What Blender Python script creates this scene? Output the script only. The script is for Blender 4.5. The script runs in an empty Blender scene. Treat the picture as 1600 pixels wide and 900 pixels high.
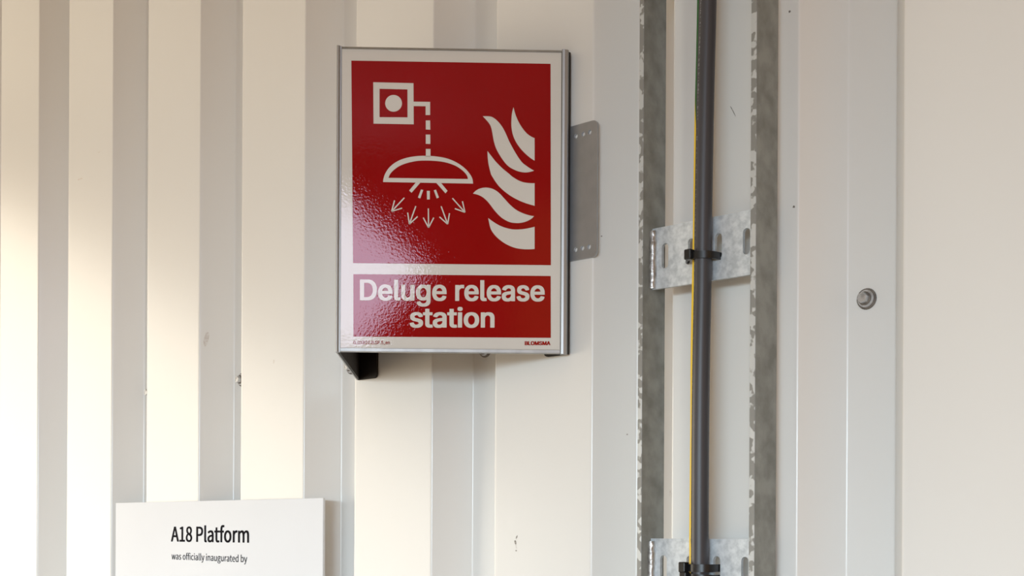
import bpy, bmesh, math, random
from mathutils import Matrix, Vector

random.seed(7)
scene = bpy.context.scene
col = scene.collection

# ------------------------------------------------------------------ camera
F_PX, YAW, DIST, EYE, ROLL = 2000.0, math.radians(43.13), 0.878, 1.45, 0.005
cam_data = bpy.data.cameras.new('camera')
cam = bpy.data.objects.new('camera', cam_data)
col.objects.link(cam)
right = Vector((math.cos(YAW), math.sin(YAW), 0))
fwd = Vector((-math.sin(YAW), math.cos(YAW), 0))
up = Vector((0, 0, 1))
cr = math.cos(ROLL) * right + math.sin(ROLL) * up
cu = -math.sin(ROLL) * right + math.cos(ROLL) * up
m = Matrix((cr, cu, -fwd)).transposed().to_4x4()
m.translation = Vector((0, -DIST, EYE))
cam.matrix_world = m
cam_data.sensor_width = 36.0
cam_data.lens = F_PX / 1600.0 * 36.0
cam_data.shift_y = (833.0 - 450.0) / 1600.0
cam_data.clip_start = 0.02
scene.camera = cam

# ------------------------------------------------------------------ light
world = bpy.data.worlds.new('world')
scene.world = world
world.use_nodes = True
bg = world.node_tree.nodes['Background']
bg.inputs['Color'].default_value = (1.0, 0.54, 0.18, 1)
bg.inputs['Strength'].default_value = 0.56


def area(name, loc, target, sx, sy, power, color):
    d = bpy.data.lights.new(name, 'AREA')
    d.shape = 'RECTANGLE'
    d.size, d.size_y, d.energy, d.color = sx, sy, power, color
    o = bpy.data.objects.new(name, d)
    col.objects.link(o)
    o.location = loc
    o.rotation_euler = (Vector(target) - Vector(loc)).to_track_quat('-Z', 'Z').to_euler()
    return o


# daylight through the open doorway at the far left end of the room
area('doorway_daylight', (-4.1, -1.55, 1.28), (-1.2, 0, 1.28), 1.8, 2.56, 71, (1.0, 0.93, 0.78))
# pale sky light through the unseen wall's opening; its header is added to cut the light off high up
area('sky_daylight', (0.9, -6.0, 2.15), (-0.5, 0, 1.95), 4.8, 0.75, 450, (0.66, 0.84, 0.97))
# small window behind the photographer, mirrored in the glossy sign
area('rear_window', (1.51, -3.12, 2.45), (-0.87, -0.13, 1.70), 0.50, 0.46, 8.0, (0.78, 0.76, 1.0))

scene.view_settings.view_transform = 'Standard'
scene.view_settings.look = 'None'
scene.view_settings.gamma = 1.0
scene.view_settings.use_curve_mapping = False
scene.view_settings.exposure = 0.0


# ------------------------------------------------------------------ helpers
def mat(name, color, rough=0.5, metal=0.0, spec=0.5, vary=None, bump=None, coat=0.0):
    """vary: (scale xyz, second colour, low, high[, detail]); bump: (scale, strength, distance)"""
    mt = bpy.data.materials.new(name)
    mt.use_nodes = True
    nt = mt.node_tree
    p = nt.nodes['Principled BSDF']
    p.inputs['Base Color'].default_value = (*color, 1)
    p.inputs['Roughness'].default_value = rough
    p.inputs['Metallic'].default_value = metal
    p.inputs['Specular IOR Level'].default_value = spec
    p.inputs['Coat Weight'].default_value = coat
    p.inputs['Coat Roughness'].default_value = 0.05
    if vary or bump:
        tc = nt.nodes.new('ShaderNodeTexCoord')
    if vary:
        mp = nt.nodes.new('ShaderNodeMapping')
        mp.inputs['Scale'].default_value = vary[0]
        nz = nt.nodes.new('ShaderNodeTexNoise')
        nz.inputs['Scale'].default_value = 1.0
        nz.inputs['Detail'].default_value = vary[4] if len(vary) > 4 else 4.0
        rp = nt.nodes.new('ShaderNodeValToRGB')
        rp.color_ramp.elements[0].position = vary[2]
        rp.color_ramp.elements[1].position = vary[3]
        rp.color_ramp.elements[0].color = (*color, 1)
        rp.color_ramp.elements[1].color = (*vary[1], 1)
        nt.links.new(tc.outputs['Object'], mp.inputs['Vector'])
        nt.links.new(mp.outputs['Vector'], nz.inputs['Vector'])
        nt.links.new(nz.outputs['Fac'], rp.inputs['Fac'])
        nt.links.new(rp.outputs['Color'], p.inputs['Base Color'])
    if bump:
        nb = nt.nodes.new('ShaderNodeTexNoise')
        nb.inputs['Scale'].default_value = bump[0]
        nb.inputs['Detail'].default_value = 2.0
        bp = nt.nodes.new('ShaderNodeBump')
        bp.inputs['Strength'].default_value = bump[1]
        bp.inputs['Distance'].default_value = bump[2]
        nt.links.new(tc.outputs['Object'], nb.inputs['Vector'])
        nt.links.new(nb.outputs['Fac'], bp.inputs['Height'])
        nt.links.new(bp.outputs['Normal'], p.inputs['Normal'])
    return mt


M = {
    'wall': mat('cream_wall_paint', (0.79, 0.775, 0.745), 0.23, vary=((3, 3, 1.2), (0.77, 0.75, 0.715), 0.35, 0.7), bump=(60, 0.05, 0.001)),
    'floor': mat('concrete_floor', (0.36, 0.35, 0.33), 0.7, vary=((4, 4, 4), (0.28, 0.27, 0.26), 0.4, 0.65), bump=(30, 0.2, 0.002)),
    'ceiling': mat('ceiling_paint', (0.5, 0.46, 0.40), 0.8, vary=((4, 4, 4), (0.47, 0.43, 0.37), 0.4, 0.65)),
    'alu': mat('brushed_aluminium', (0.42, 0.41, 0.40), 0.42, 0.85, vary=((90, 90, 2), (0.36, 0.35, 0.34), 0.35, 0.65)),
    'bronze': mat('dark_inner_coating', (0.022, 0.018, 0.016), 0.6, 0.0, 0.3, vary=((30, 30, 8), (0.032, 0.026, 0.022), 0.4, 0.6)),
    'plate': mat('zinc_plate', (0.47, 0.49, 0.52), 0.3, 0.7, vary=((60, 60, 60), (0.42, 0.44, 0.47), 0.35, 0.65)),
    'white_print': mat('white_sign_film', (0.74, 0.71, 0.66), 0.035, spec=0.40, vary=((12, 12, 12), (0.72, 0.69, 0.64), 0.4, 0.6), bump=(480, 0.09, 0.0004)),
    'red_print': mat('red_sign_ink', (0.32, 0.001, 0.004), 0.035, spec=0.40, vary=((12, 12, 12), (0.305, 0.001, 0.003), 0.4, 0.6), bump=(480, 0.09, 0.0004)),
    'board': mat('white_board', (0.77, 0.79, 0.83), 0.55, vary=((6, 6, 6), (0.755, 0.775, 0.815), 0.4, 0.6)),
    'board_core': mat('board_core_foam', (0.74, 0.74, 0.74), 0.8, vary=((80, 80, 80), (0.70, 0.70, 0.70), 0.4, 0.6)),
    'black_ink': mat('black_ink', (0.008, 0.007, 0.010), 0.85, 0.0, 0.05, vary=((50, 50, 50), (0.016, 0.015, 0.018), 0.4, 0.6)),
    'galv': mat('galvanised_steel', (0.74, 0.78, 0.81), 0.5, 0.3, vary=((210, 210, 210), (0.52, 0.56, 0.59), 0.36, 0.66, 8), bump=(220, 0.15, 0.0006)),
    'galv_shaded': mat('shaded_galvanised_flank', (0.33, 0.335, 0.31), 0.62, 0.2, vary=((60, 60, 60), (0.22, 0.222, 0.20), 0.36, 0.66, 8), bump=(150, 0.15, 0.0006)),  # rail sides: shade of the face turned from the light, put into the colour
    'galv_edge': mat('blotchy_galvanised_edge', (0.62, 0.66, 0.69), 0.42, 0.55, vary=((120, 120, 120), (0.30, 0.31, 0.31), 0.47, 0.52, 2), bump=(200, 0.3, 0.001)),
    'weld': mat('weld_metal', (0.60, 0.58, 0.56), 0.38, 0.8, vary=((200, 200, 120), (0.30, 0.27, 0.25), 0.4, 0.65), bump=(300, 0.6, 0.001)),
    'cable': mat('dark_grey_cable_sheath', (0.045, 0.043, 0.048), 0.42, vary=((20, 20, 6), (0.062, 0.059, 0.065), 0.35, 0.65)),
    'black_plastic': mat('black_nylon', (0.008, 0.008, 0.009), 0.35, vary=((60, 60, 60), (0.012, 0.012, 0.013), 0.4, 0.6)),
    'screw': mat('steel_screw_head', (0.66, 0.66, 0.67), 0.36, 0.7, vary=((200, 200, 200), (0.45, 0.45, 0.46), 0.4, 0.6)),
    'washer': mat('dull_seal_washer', (0.20, 0.17, 0.14), 0.6, 0.2, vary=((200, 200, 200), (0.12, 0.10, 0.085), 0.4, 0.6)),
    'scuff': mat('scuff_dark', (0.16, 0.14, 0.12), 0.7, vary=((400, 400, 400), (0.40, 0.36, 0.32), 0.4, 0.65)),
    'scuff_soft': mat('scuff_soft', (0.60, 0.54, 0.49), 0.6, vary=((300, 300, 300), (0.72, 0.69, 0.65), 0.4, 0.65)),
    'cable_print': mat('grey_sheath_print', (0.20, 0.20, 0.21), 0.5, vary=((700, 700, 700), (0.07, 0.07, 0.075), 0.45, 0.6)),
}

# earth wire: green insulation with yellow stripe twisting slowly round it
wm = bpy.data.materials.new('green_yellow_insulation')
wm.use_nodes = True
nt = wm.node_tree
tc = nt.nodes.new('ShaderNodeTexCoord')
sp = nt.nodes.new('ShaderNodeSeparateXYZ')
rp = nt.nodes.new('ShaderNodeValToRGB')
mr = nt.nodes.new('ShaderNodeMapRange')
mr.inputs['From Min'].default_value, mr.inputs['From Max'].default_value = 1.76, 1.84
rp.color_ramp.elements[0].color = (0.85, 0.55, 0.02, 1)
rp.color_ramp.elements[1].color = (0.005, 0.10, 0.012, 1)
rp.color_ramp.elements[0].position, rp.color_ramp.elements[1].position = 0.45, 0.55
tw = nt.nodes.new('ShaderNodeMath')
tw.operation = 'MULTIPLY_ADD'
tw.inputs[1].default_value = 14.0
nt.links.new(tc.outputs['Object'], sp.inputs[0])
nt.links.new(sp.outputs['X'], tw.inputs[0])
nt.links.new(sp.outputs['Z'], tw.inputs[2])
ofs = nt.nodes.new('ShaderNodeMath')
ofs.operation = 'ADD'
ofs.inputs[1].default_value = 14.0 * 0.5935
nt.links.new(tw.outputs[0], ofs.inputs[0])
nt.links.new(ofs.outputs[0], mr.inputs['Value'])
nt.links.new(mr.outputs[0], rp.inputs['Fac'])
nt.links.new(rp.outputs['Color'], nt.nodes['Principled BSDF'].inputs['Base Color'])
nt.nodes['Principled BSDF'].inputs['Roughness'].default_value = 0.4
M['earth'] = wm


def tag(o, label=None, cat=None, group=None, kind=None):
    if label: o['label'] = label
    if cat: o['category'] = cat
    if group: o['group'] = group
    if kind: o['kind'] = kind
    return o


def thing(name, loc, label, cat, group=None):
    o = bpy.data.objects.new(name, None)
    o.empty_display_size = 0.02
    col.objects.link(o)
    o.location = loc
    return tag(o, label, cat, group)


def origin(o):
    v = Vector((0, 0, 0))
    while o is not None:
        v += Vector(o.location)
        o = o.parent
    return v


def link(name, bm, material, parent=None, smooth=False, angle=35):
    """bm holds world coordinates; the object gets its own origin at its parent's"""
    bmesh.ops.recalc_face_normals(bm, faces=bm.faces)
    off = origin(parent)
    bmesh.ops.translate(bm, verts=bm.verts, vec=-off)
    me = bpy.data.meshes.new(name)
    bm.to_mesh(me)
    bm.free()
    if smooth:
        for p in me.polygons:
            p.use_smooth = True
        me.set_sharp_from_angle(angle=math.radians(angle))
    me.materials.append(material if not isinstance(material, str) else M[material])
    o = bpy.data.objects.new(name, me)
    col.objects.link(o)
    if parent is not None:
        o.parent = parent
    return o


def prism(bm, pts, z0, z1, holes=None):
    """vertical prism of a plan polygon [(x, y)]"""
    lo = [bm.verts.new((x, y, z0)) for x, y in pts]
    hi = [bm.verts.new((x, y, z1)) for x, y in pts]
    n = len(pts)
    for i in range(n):
        bm.faces.new((lo[i], lo[(i + 1) % n], hi[(i + 1) % n], hi[i]))
    caps = [bm.faces.new(lo), bm.faces.new(hi)]
    for f in caps: f.normal_update()
    bmesh.ops.triangulate(bm, faces=caps)


def bevel_all(bm, w, seg=2, only=None):
    es = [e for e in bm.edges if (only is None or only(e))]
    bmesh.ops.bevel(bm, geom=es, offset=w, segments=seg, affect='EDGES', profile=0.5)


def box(x0, x1, y0, y1, z0, z1, bev=0.0, seg=2):
    bm = bmesh.new()
    bmesh.ops.create_cube(bm, size=1.0)
    for v in bm.verts:
        v.co = Vector((x0 + (v.co.x + .5) * (x1 - x0), y0 + (v.co.y + .5) * (y1 - y0), z0 + (v.co.z + .5) * (z1 - z0)))
    if bev: bevel_all(bm, bev, seg)
    return bm


def tube(bm, path, radius, seg=16, cap=True):
    rings = []
    for i, p in enumerate(path):
        p = Vector(p)
        a = Vector(path[max(i - 1, 0)]); b = Vector(path[min(i + 1, len(path) - 1)])
        t = (b - a).normalized()
        ref = Vector((0, 1, 0)) if abs(t.y) < .9 else Vector((1, 0, 0))
        u = t.cross(ref).normalized(); v = t.cross(u)
        r = radius[i] if isinstance(radius, (list, tuple)) else radius
        rings.append([bm.verts.new(p + r * (math.cos(k * 2 * math.pi / seg) * u + math.sin(k * 2 * math.pi / seg) * v)) for k in range(seg)])
    for i in range(len(rings) - 1):
        for k in range(seg):
            bm.faces.new((rings[i][k], rings[i][(k + 1) % seg], rings[i + 1][(k + 1) % seg], rings[i + 1][k]))
    if cap:
        bm.faces.new(rings[0]); bm.faces.new(rings[-1])


def catmull(pts, n=6):
    out = []
    for i in range(len(pts) - 1):
        p0 = Vector(pts[max(i - 1, 0)]); p1 = Vector(pts[i]); p2 = Vector(pts[i + 1]); p3 = Vector(pts[min(i + 2, len(pts) - 1)])
        for k in range(n):
            t = k / n
            out.append(0.5 * ((2 * p1) + (-p0 + p2) * t + (2 * p0 - 5 * p1 + 4 * p2 - p3) * t * t + (-p0 + 3 * p1 - 3 * p2 + p3) * t ** 3))
    out.append(Vector(pts[-1]))
    return out


# ------------------------------------------------------------------ the setting: corrugated sheet wall and floor
PITCH, CREST, SLOPE, DEPTH, X0 = 0.20694, 0.11958, 0.02327, 0.03538, -1.67329
fold = 0.0024


def fold_arc(prev, p, nxt, r, n=4):
    p, a, b = Vector(p), Vector(prev), Vector(nxt)
    u, v = (a - p).normalized(), (b - p).normalized()
    ang = math.acos(max(-1, min(1, u.dot(v))))
    d = r / math.tan(ang / 2)
    c = p + (u + v).normalized() * (r / math.sin(ang / 2))
    s, e = p + u * d - c, p + v * d - c
    return [c + (s.lerp(e, k / n)).normalized() * r for k in range(n + 1)]


corners = []
for k in range(-16, 10):
    x = X0 + PITCH * k
    corners += [(x, 0), (x + CREST, 0), (x + CREST + SLOPE, DEPTH), (x + PITCH - SLOPE, DEPTH)]
prof = []
for i in range(1, len(corners) - 1):
    arc = fold_arc(corners[i - 1], corners[i], corners[i + 1], fold)
    a, b = Vector(corners[i - 1]), Vector(corners[i + 1])
    c = Vector(corners[i])
    prof.append(arc[0] + (a - c).normalized() * 0.002)
    prof += arc
    prof.append(arc[-1] + (b - c).normalized() * 0.002)
bm = bmesh.new()
WALL_H = 2.9
front = [[bm.verts.new((p.x, p.y, z)) for p in prof] for z in (0, WALL_H)]
back = [[bm.verts.new((p.x, p.y + 0.0014, z)) for p in prof] for z in (0, WALL_H)]
for i in range(len(prof) - 1):
    bm.faces.new((front[0][i], front[0][i + 1], front[1][i + 1], front[1][i]))
    bm.faces.new((back[0][i], back[1][i], back[1][i + 1], back[0][i + 1]))
    bm.faces.new((front[1][i], front[1][i + 1], back[1][i + 1], back[1][i]))
    bm.faces.new((front[0][i], back[0][i], back[0][i + 1], front[0][i + 1]))
for s in (0, -1):
    bm.faces.new((front[0][s], front[1][s], back[1][s], back[0][s]))
wall = link('wall_back', bm, 'wall', smooth=True, angle=30)
tag(wall, 'cream painted corrugated steel sheet wall with upright trapezoid ribs', kind='structure')

bm = box(-5.2, 2.6, -3.3, 0.15, -0.1, 0.0)
tag(link('floor', bm, 'floor'), 'grey concrete floor below the corrugated wall', kind='structure')


bm = box(-5.2, 2.6, -3.3, 0.15, WALL_H, WALL_H + 0.08)
tag(link('ceiling', bm, 'ceiling'), 'pale ceiling above the corrugated wall', kind='structure')


# unseen wall added across the room, its opening shaped to cut the sky light: two piers and a header in one mesh
bm = bmesh.new()
for xa, xb, za, zb in ((-5.2, -1.9, 0.0, WALL_H), (2.4, 2.6, 0.0, WALL_H), (-1.9, 2.4, 1.88, WALL_H)):
    part = box(xa, xb, -3.3, -3.2, za, zb)
    me_ = bpy.data.meshes.new('piece')
    part.to_mesh(me_); part.free()
    bm.from_mesh(me_)
    bpy.data.meshes.remove(me_)
tag(link('wall_front', bm, 'ceiling'), 'unseen wall across the room, opening and header shaped to cut the sky light', kind='structure')


def scuff(x, y, z, w, h, m='scuff', slope=False, lean=0.0, n=9):
    """small worn spot in the paint, on a crest (facing -y) or on a right-hand slope"""
    nrm = Vector((DEPTH, -SLOPE, 0)).normalized() if slope else Vector((0, -1, 0))
    t = Vector((-nrm.y, nrm.x, 0))
    bm = bmesh.new()
    c = Vector((x, y, z)) + nrm * 0.00015
    vs = []
    for k in range(n):
        a = 2 * math.pi * k / n
        r = random.uniform(0.6, 1.1)
        pz = math.sin(a) * r * h / 2
        vs.append(bm.verts.new(c + t * (math.cos(a) * r * w / 2 + lean * pz) + Vector((0, 0, pz))))
    f = bm.faces.new(vs)
    ex = bmesh.ops.extrude_face_region(bm, geom=[f])
    bmesh.ops.translate(bm, verts=[g for g in ex['geom'] if isinstance(g, bmesh.types.BMVert)], vec=-nrm * 0.0003)
    link('paint_scuff', bm, m, wall)


scuff(-0.8165, 0, 1.4462, 0.0022, 0.0042, lean=0.5)
scuff(-0.8180, 0, 1.4415, 0.0030, 0.0050)
scuff(-0.8172, 0, 1.4375, 0.0012, 0.0055, 'scuff_soft', lean=-0.3)
scuff(-0.8170, 0, 1.4335, 0.0022, 0.0018)
scuff(-0.5797, 0, 1.7931, 0.0009, 0.0110, 'scuff', lean=-0.55)
scuff(-0.5230, 0, 1.7055, 0.0022, 0.0022)
scuff(-0.5275, 0, 1.8592, 0.0022, 0.0022)
scuff(-1.6409, 0, 1.9344, 0.016, 0.0022, 'scuff_soft')
scuff(-1.5893, 0, 1.9611, 0.007, 0.0018, 'scuff_soft')
scuff(-1.1954, 0, 1.6440, 0.0035, 0.0048, 'scuff_soft')
scuff(-1.3424, 0.0067, 1.6850, 0.007, 0.018, 'scuff_soft', slope=True, lean=0.2)
scuff(-0.7214, 0.0068, 1.7146, 0.0018, 0.0018, slope=True)
scuff(-0.7078, 0.0276, 1.5387, 0.0018, 0.0014, slope=True)
scuff(-0.6402, 0, 1.4846, 0.0010, 0.0080, 'scuff_soft')

# ------------------------------------------------------------------ the projecting two-winged sign
Q = math.sqrt(0.5)
SX, SY, SZ = -0.7487, -0.008, 1.611          # right end of the front wing, bottom
SW, SH = 0.2066, 0.2718
AX, AY = SX - SW * Q, SY - SW * Q            # leading corner


def SP(a, d, z):
    """a along the front wing (0 at the wall, negative outwards), d out of its face, z above its bottom"""
    return Vector((SX + a * Q + d * Q, SY + a * Q - d * Q, SZ + z))


def sbox(a0, a1, d0, d1, z0, z1, bev=0.0):
    bm = bmesh.new()
    bmesh.ops.create_cube(bm, size=1.0)
    for v in bm.verts:
        v.co = Vector((a0 + (v.co.x + .5) * (a1 - a0), d0 + (v.co.y + .5) * (d1 - d0), z0 + (v.co.z + .5) * (z1 - z0)))
    if bev: bevel_all(bm, bev)
    for v in bm.verts:
        v.co = SP(*v.co)
    return bm


sign = thing('projecting_sign', SP(-SW / 2, -0.05, 0), 'red and white deluge release station sign projecting from the wall on two wings', 'sign')
# front wing: backing tray, dark inside
link('front_wing', sbox(-SW + 0.004, -0.002, -0.0045, -0.0012, 0.0008, SH - 0.0008), 'bronze', sign)
# rear wing runs from the leading corner back to the wall at a right angle
wing_len = (0.0 - 0.0035 - AY) / Q


def WP(l, d, z):
    """l from the leading corner along the rear wing, d inwards (towards the front wing's back)"""
    return Vector((AX - l * Q + d * Q, AY + l * Q + d * Q, SZ + z))


def wbox(l0, l1, d0, d1, z0, z1):
    bm = bmesh.new()
    bmesh.ops.create_cube(bm, size=1.0)
    for v in bm.verts:
        v.co = WP(l0 + (v.co.x + .5) * (l1 - l0), d0 + (v.co.y + .5) * (d1 - d0), z0 + (v.co.z + .5) * (z1 - z0))
    return bm


link('rear_wing', wbox(0.003, wing_len, 0.0012, 0.003, 0.0006, SH - 0.0006), 'bronze', sign)
tag(link('rear_wing_skin', wbox(0.001, wing_len, 0.0, 0.0012, 0.0, SH), 'alu', sign), 'pale aluminium outer skin of the rear wing')
# wall flanges folded inwards
ex, ey = WP(wing_len, 0, 0).xy


def flange(x0, x1, ya, yb, flip):
    bm = bmesh.new()
    c = 0.004
    z0, z1 = SZ, SZ + SH
    pts = [(x0, z0), (x1 - c, z0), (x1 - c * .3, z0 + c * .3), (x1, z0 + c), (x1, z1 - c), (x1 - c * .3, z1 - c * .3), (x1 - c, z1), (x0, z1)]
    if flip: pts = [(x0 + (x1 - x), z) for x, z in pts]
    fr = [bm.verts.new((x, ya, z)) for x, z in pts]
    bk = [bm.verts.new((x, yb, z)) for x, z in pts]
    bm.faces.new(fr); bm.faces.new(bk)
    for i in range(len(pts)):
        j = (i + 1) % len(pts)
        bm.faces.new((fr[i], fr[j], bk[j], bk[i]))
    return bm


link('wall_flange', flange(ex, ex + 0.031, -0.0025, -0.0003, False), 'bronze', sign)
link('wall_flange', flange(SX - 0.031, SX - 0.002, -0.0045, -0.0025, True), 'bronze', sign)
link('wall_flange_bend', box(SX - 0.0055, SX - 0.0015, -0.0105, -0.0030, SZ + 0.001, SZ + SH - 0.001, 0.0006), 'bronze', sign)


def profile(name, pts, z0, z1):
    bm = bmesh.new()
    prism(bm, pts, z0, z1)
    for v in bm.verts:
        v.co = SP(*v.co)
    return link(name, bm, 'alu', sign, smooth=True, angle=40)


# leading corner profile: rounded nose with a groove before the face
nose = [(-SW + 0.0042, -0.004), (-SW + 0.0042, 0.0004), (-SW + 0.0030, 0.0004), (-SW + 0.0028, 0.0016)]
nose += [(-SW + 0.0012 + 0.0013 * math.cos(t), 0.0004 + 0.0014 * math.sin(t)) for t in [math.pi * k / 10 for k in range(2, 10)]]
nose += [(-SW, 0.0), (-SW, -0.004)]
profile('corner_profile', nose, -0.0004, SH + 0.0004)
# profile at the wall end: two steps
profile('end_profile', [(-0.0058, -0.0045), (-0.0058, 0.0012), (-0.0046, 0.0018), (-0.0030, 0.0018), (-0.0028, 0.0008), (-0.0008, 0.0006), (0.0004, -0.0010), (0.0004, -0.0045)], -0.0004, SH + 0.0004)
bm = sbox(-SW + 0.0044, -0.0060, -0.0045, 0.0022, SH - 0.0024, SH)
for v in bm.verts:
    if v.co.z > SZ + SH - 0.001 and (v.co - SP(0, 0, 0)).dot(Vector((Q, -Q, 0))) > 0: v.co -= Vector((Q, -Q, 0)) * 0.0026
link('top_rail', bm, 'alu', sign)
link('bottom_rail', sbox(-SW + 0.0044, -0.0060, -0.0045, 0.0014, 0.0, 0.0032, 0.0003), 'alu', sign)
face = link('printed_face', sbox(-SW + 0.0045, -0.0062, -0.0012, 0.0003, 0.0030, SH - 0.0022), 'white_print', sign)
tag(face, 'white film face with red printed fields')


def corner_smooth(pts, thr=48, n=4):
    """closed outline: rounds it as a curve between its sharp points"""
    N = len(pts)
    v = [Vector(p) for p in pts]
    sharp = []
    for i in range(N):
        a, b = v[i] - v[i - 1], v[(i + 1) % N] - v[i]
        if a.length > 1e-6 and b.length > 1e-6 and math.degrees(a.angle(b)) > thr:
            sharp.append(i)
    if not sharp: return [tuple(p) for p in v]
    out = []
    for s in range(len(sharp)):
        i, j = sharp[s], sharp[(s + 1) % len(sharp)]
        if j <= i: j += N
        seg = [v[k % N] for k in range(i, j + 1)]
        out += (catmull(seg, n) if len(seg) > 2 else seg)[:-1]
    return [tuple(p) for p in out]


LAY = 0.00045


def ink(name, polys, material, parent, lay=LAY, strips=()):
    bm = bmesh.new()
    for pts in polys:
        vs = [bm.verts.new(SP(a / 1000, lay, z / 1000)) for a, z in pts]
        f = bm.faces.new(vs)
        f.normal_update()
        if len(vs) > 4: bmesh.ops.triangulate(bm, faces=[f])
    for o_, i_ in strips:
        n = len(o_)
        ov = [bm.verts.new(SP(a / 1000, lay, z / 1000)) for a, z in o_]
        iv = [bm.verts.new(SP(a / 1000, lay, z / 1000)) for a, z in i_]
        for k in range(n - 1):
            bm.faces.new((ov[k], ov[k + 1], iv[k + 1], iv[k]))
    off = origin(parent)
    bmesh.ops.translate(bm, verts=bm.verts, vec=-off)
    me = bpy.data.meshes.new(name)
    nrm = Vector((Q, -Q, 0))
    bm.normal_update()
    for f in list(bm.faces):
        if f.normal.dot(nrm) < 0: f.normal_flip()
    bm.to_mesh(me); bm.free()
    me.materials.append(M[material])
    o = bpy.data.objects.new(name, me)
    col.objects.link(o)
    o.parent = parent
    return o


def stroke(p, q, w):
    p, q = Vector(p), Vector(q)
    t = (q - p).normalized()
    s = Vector((-t.y, t.x)) * w / 2
    return [tuple(p + s), tuple(q + s), tuple(q - s), tuple(p - s)]


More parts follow.
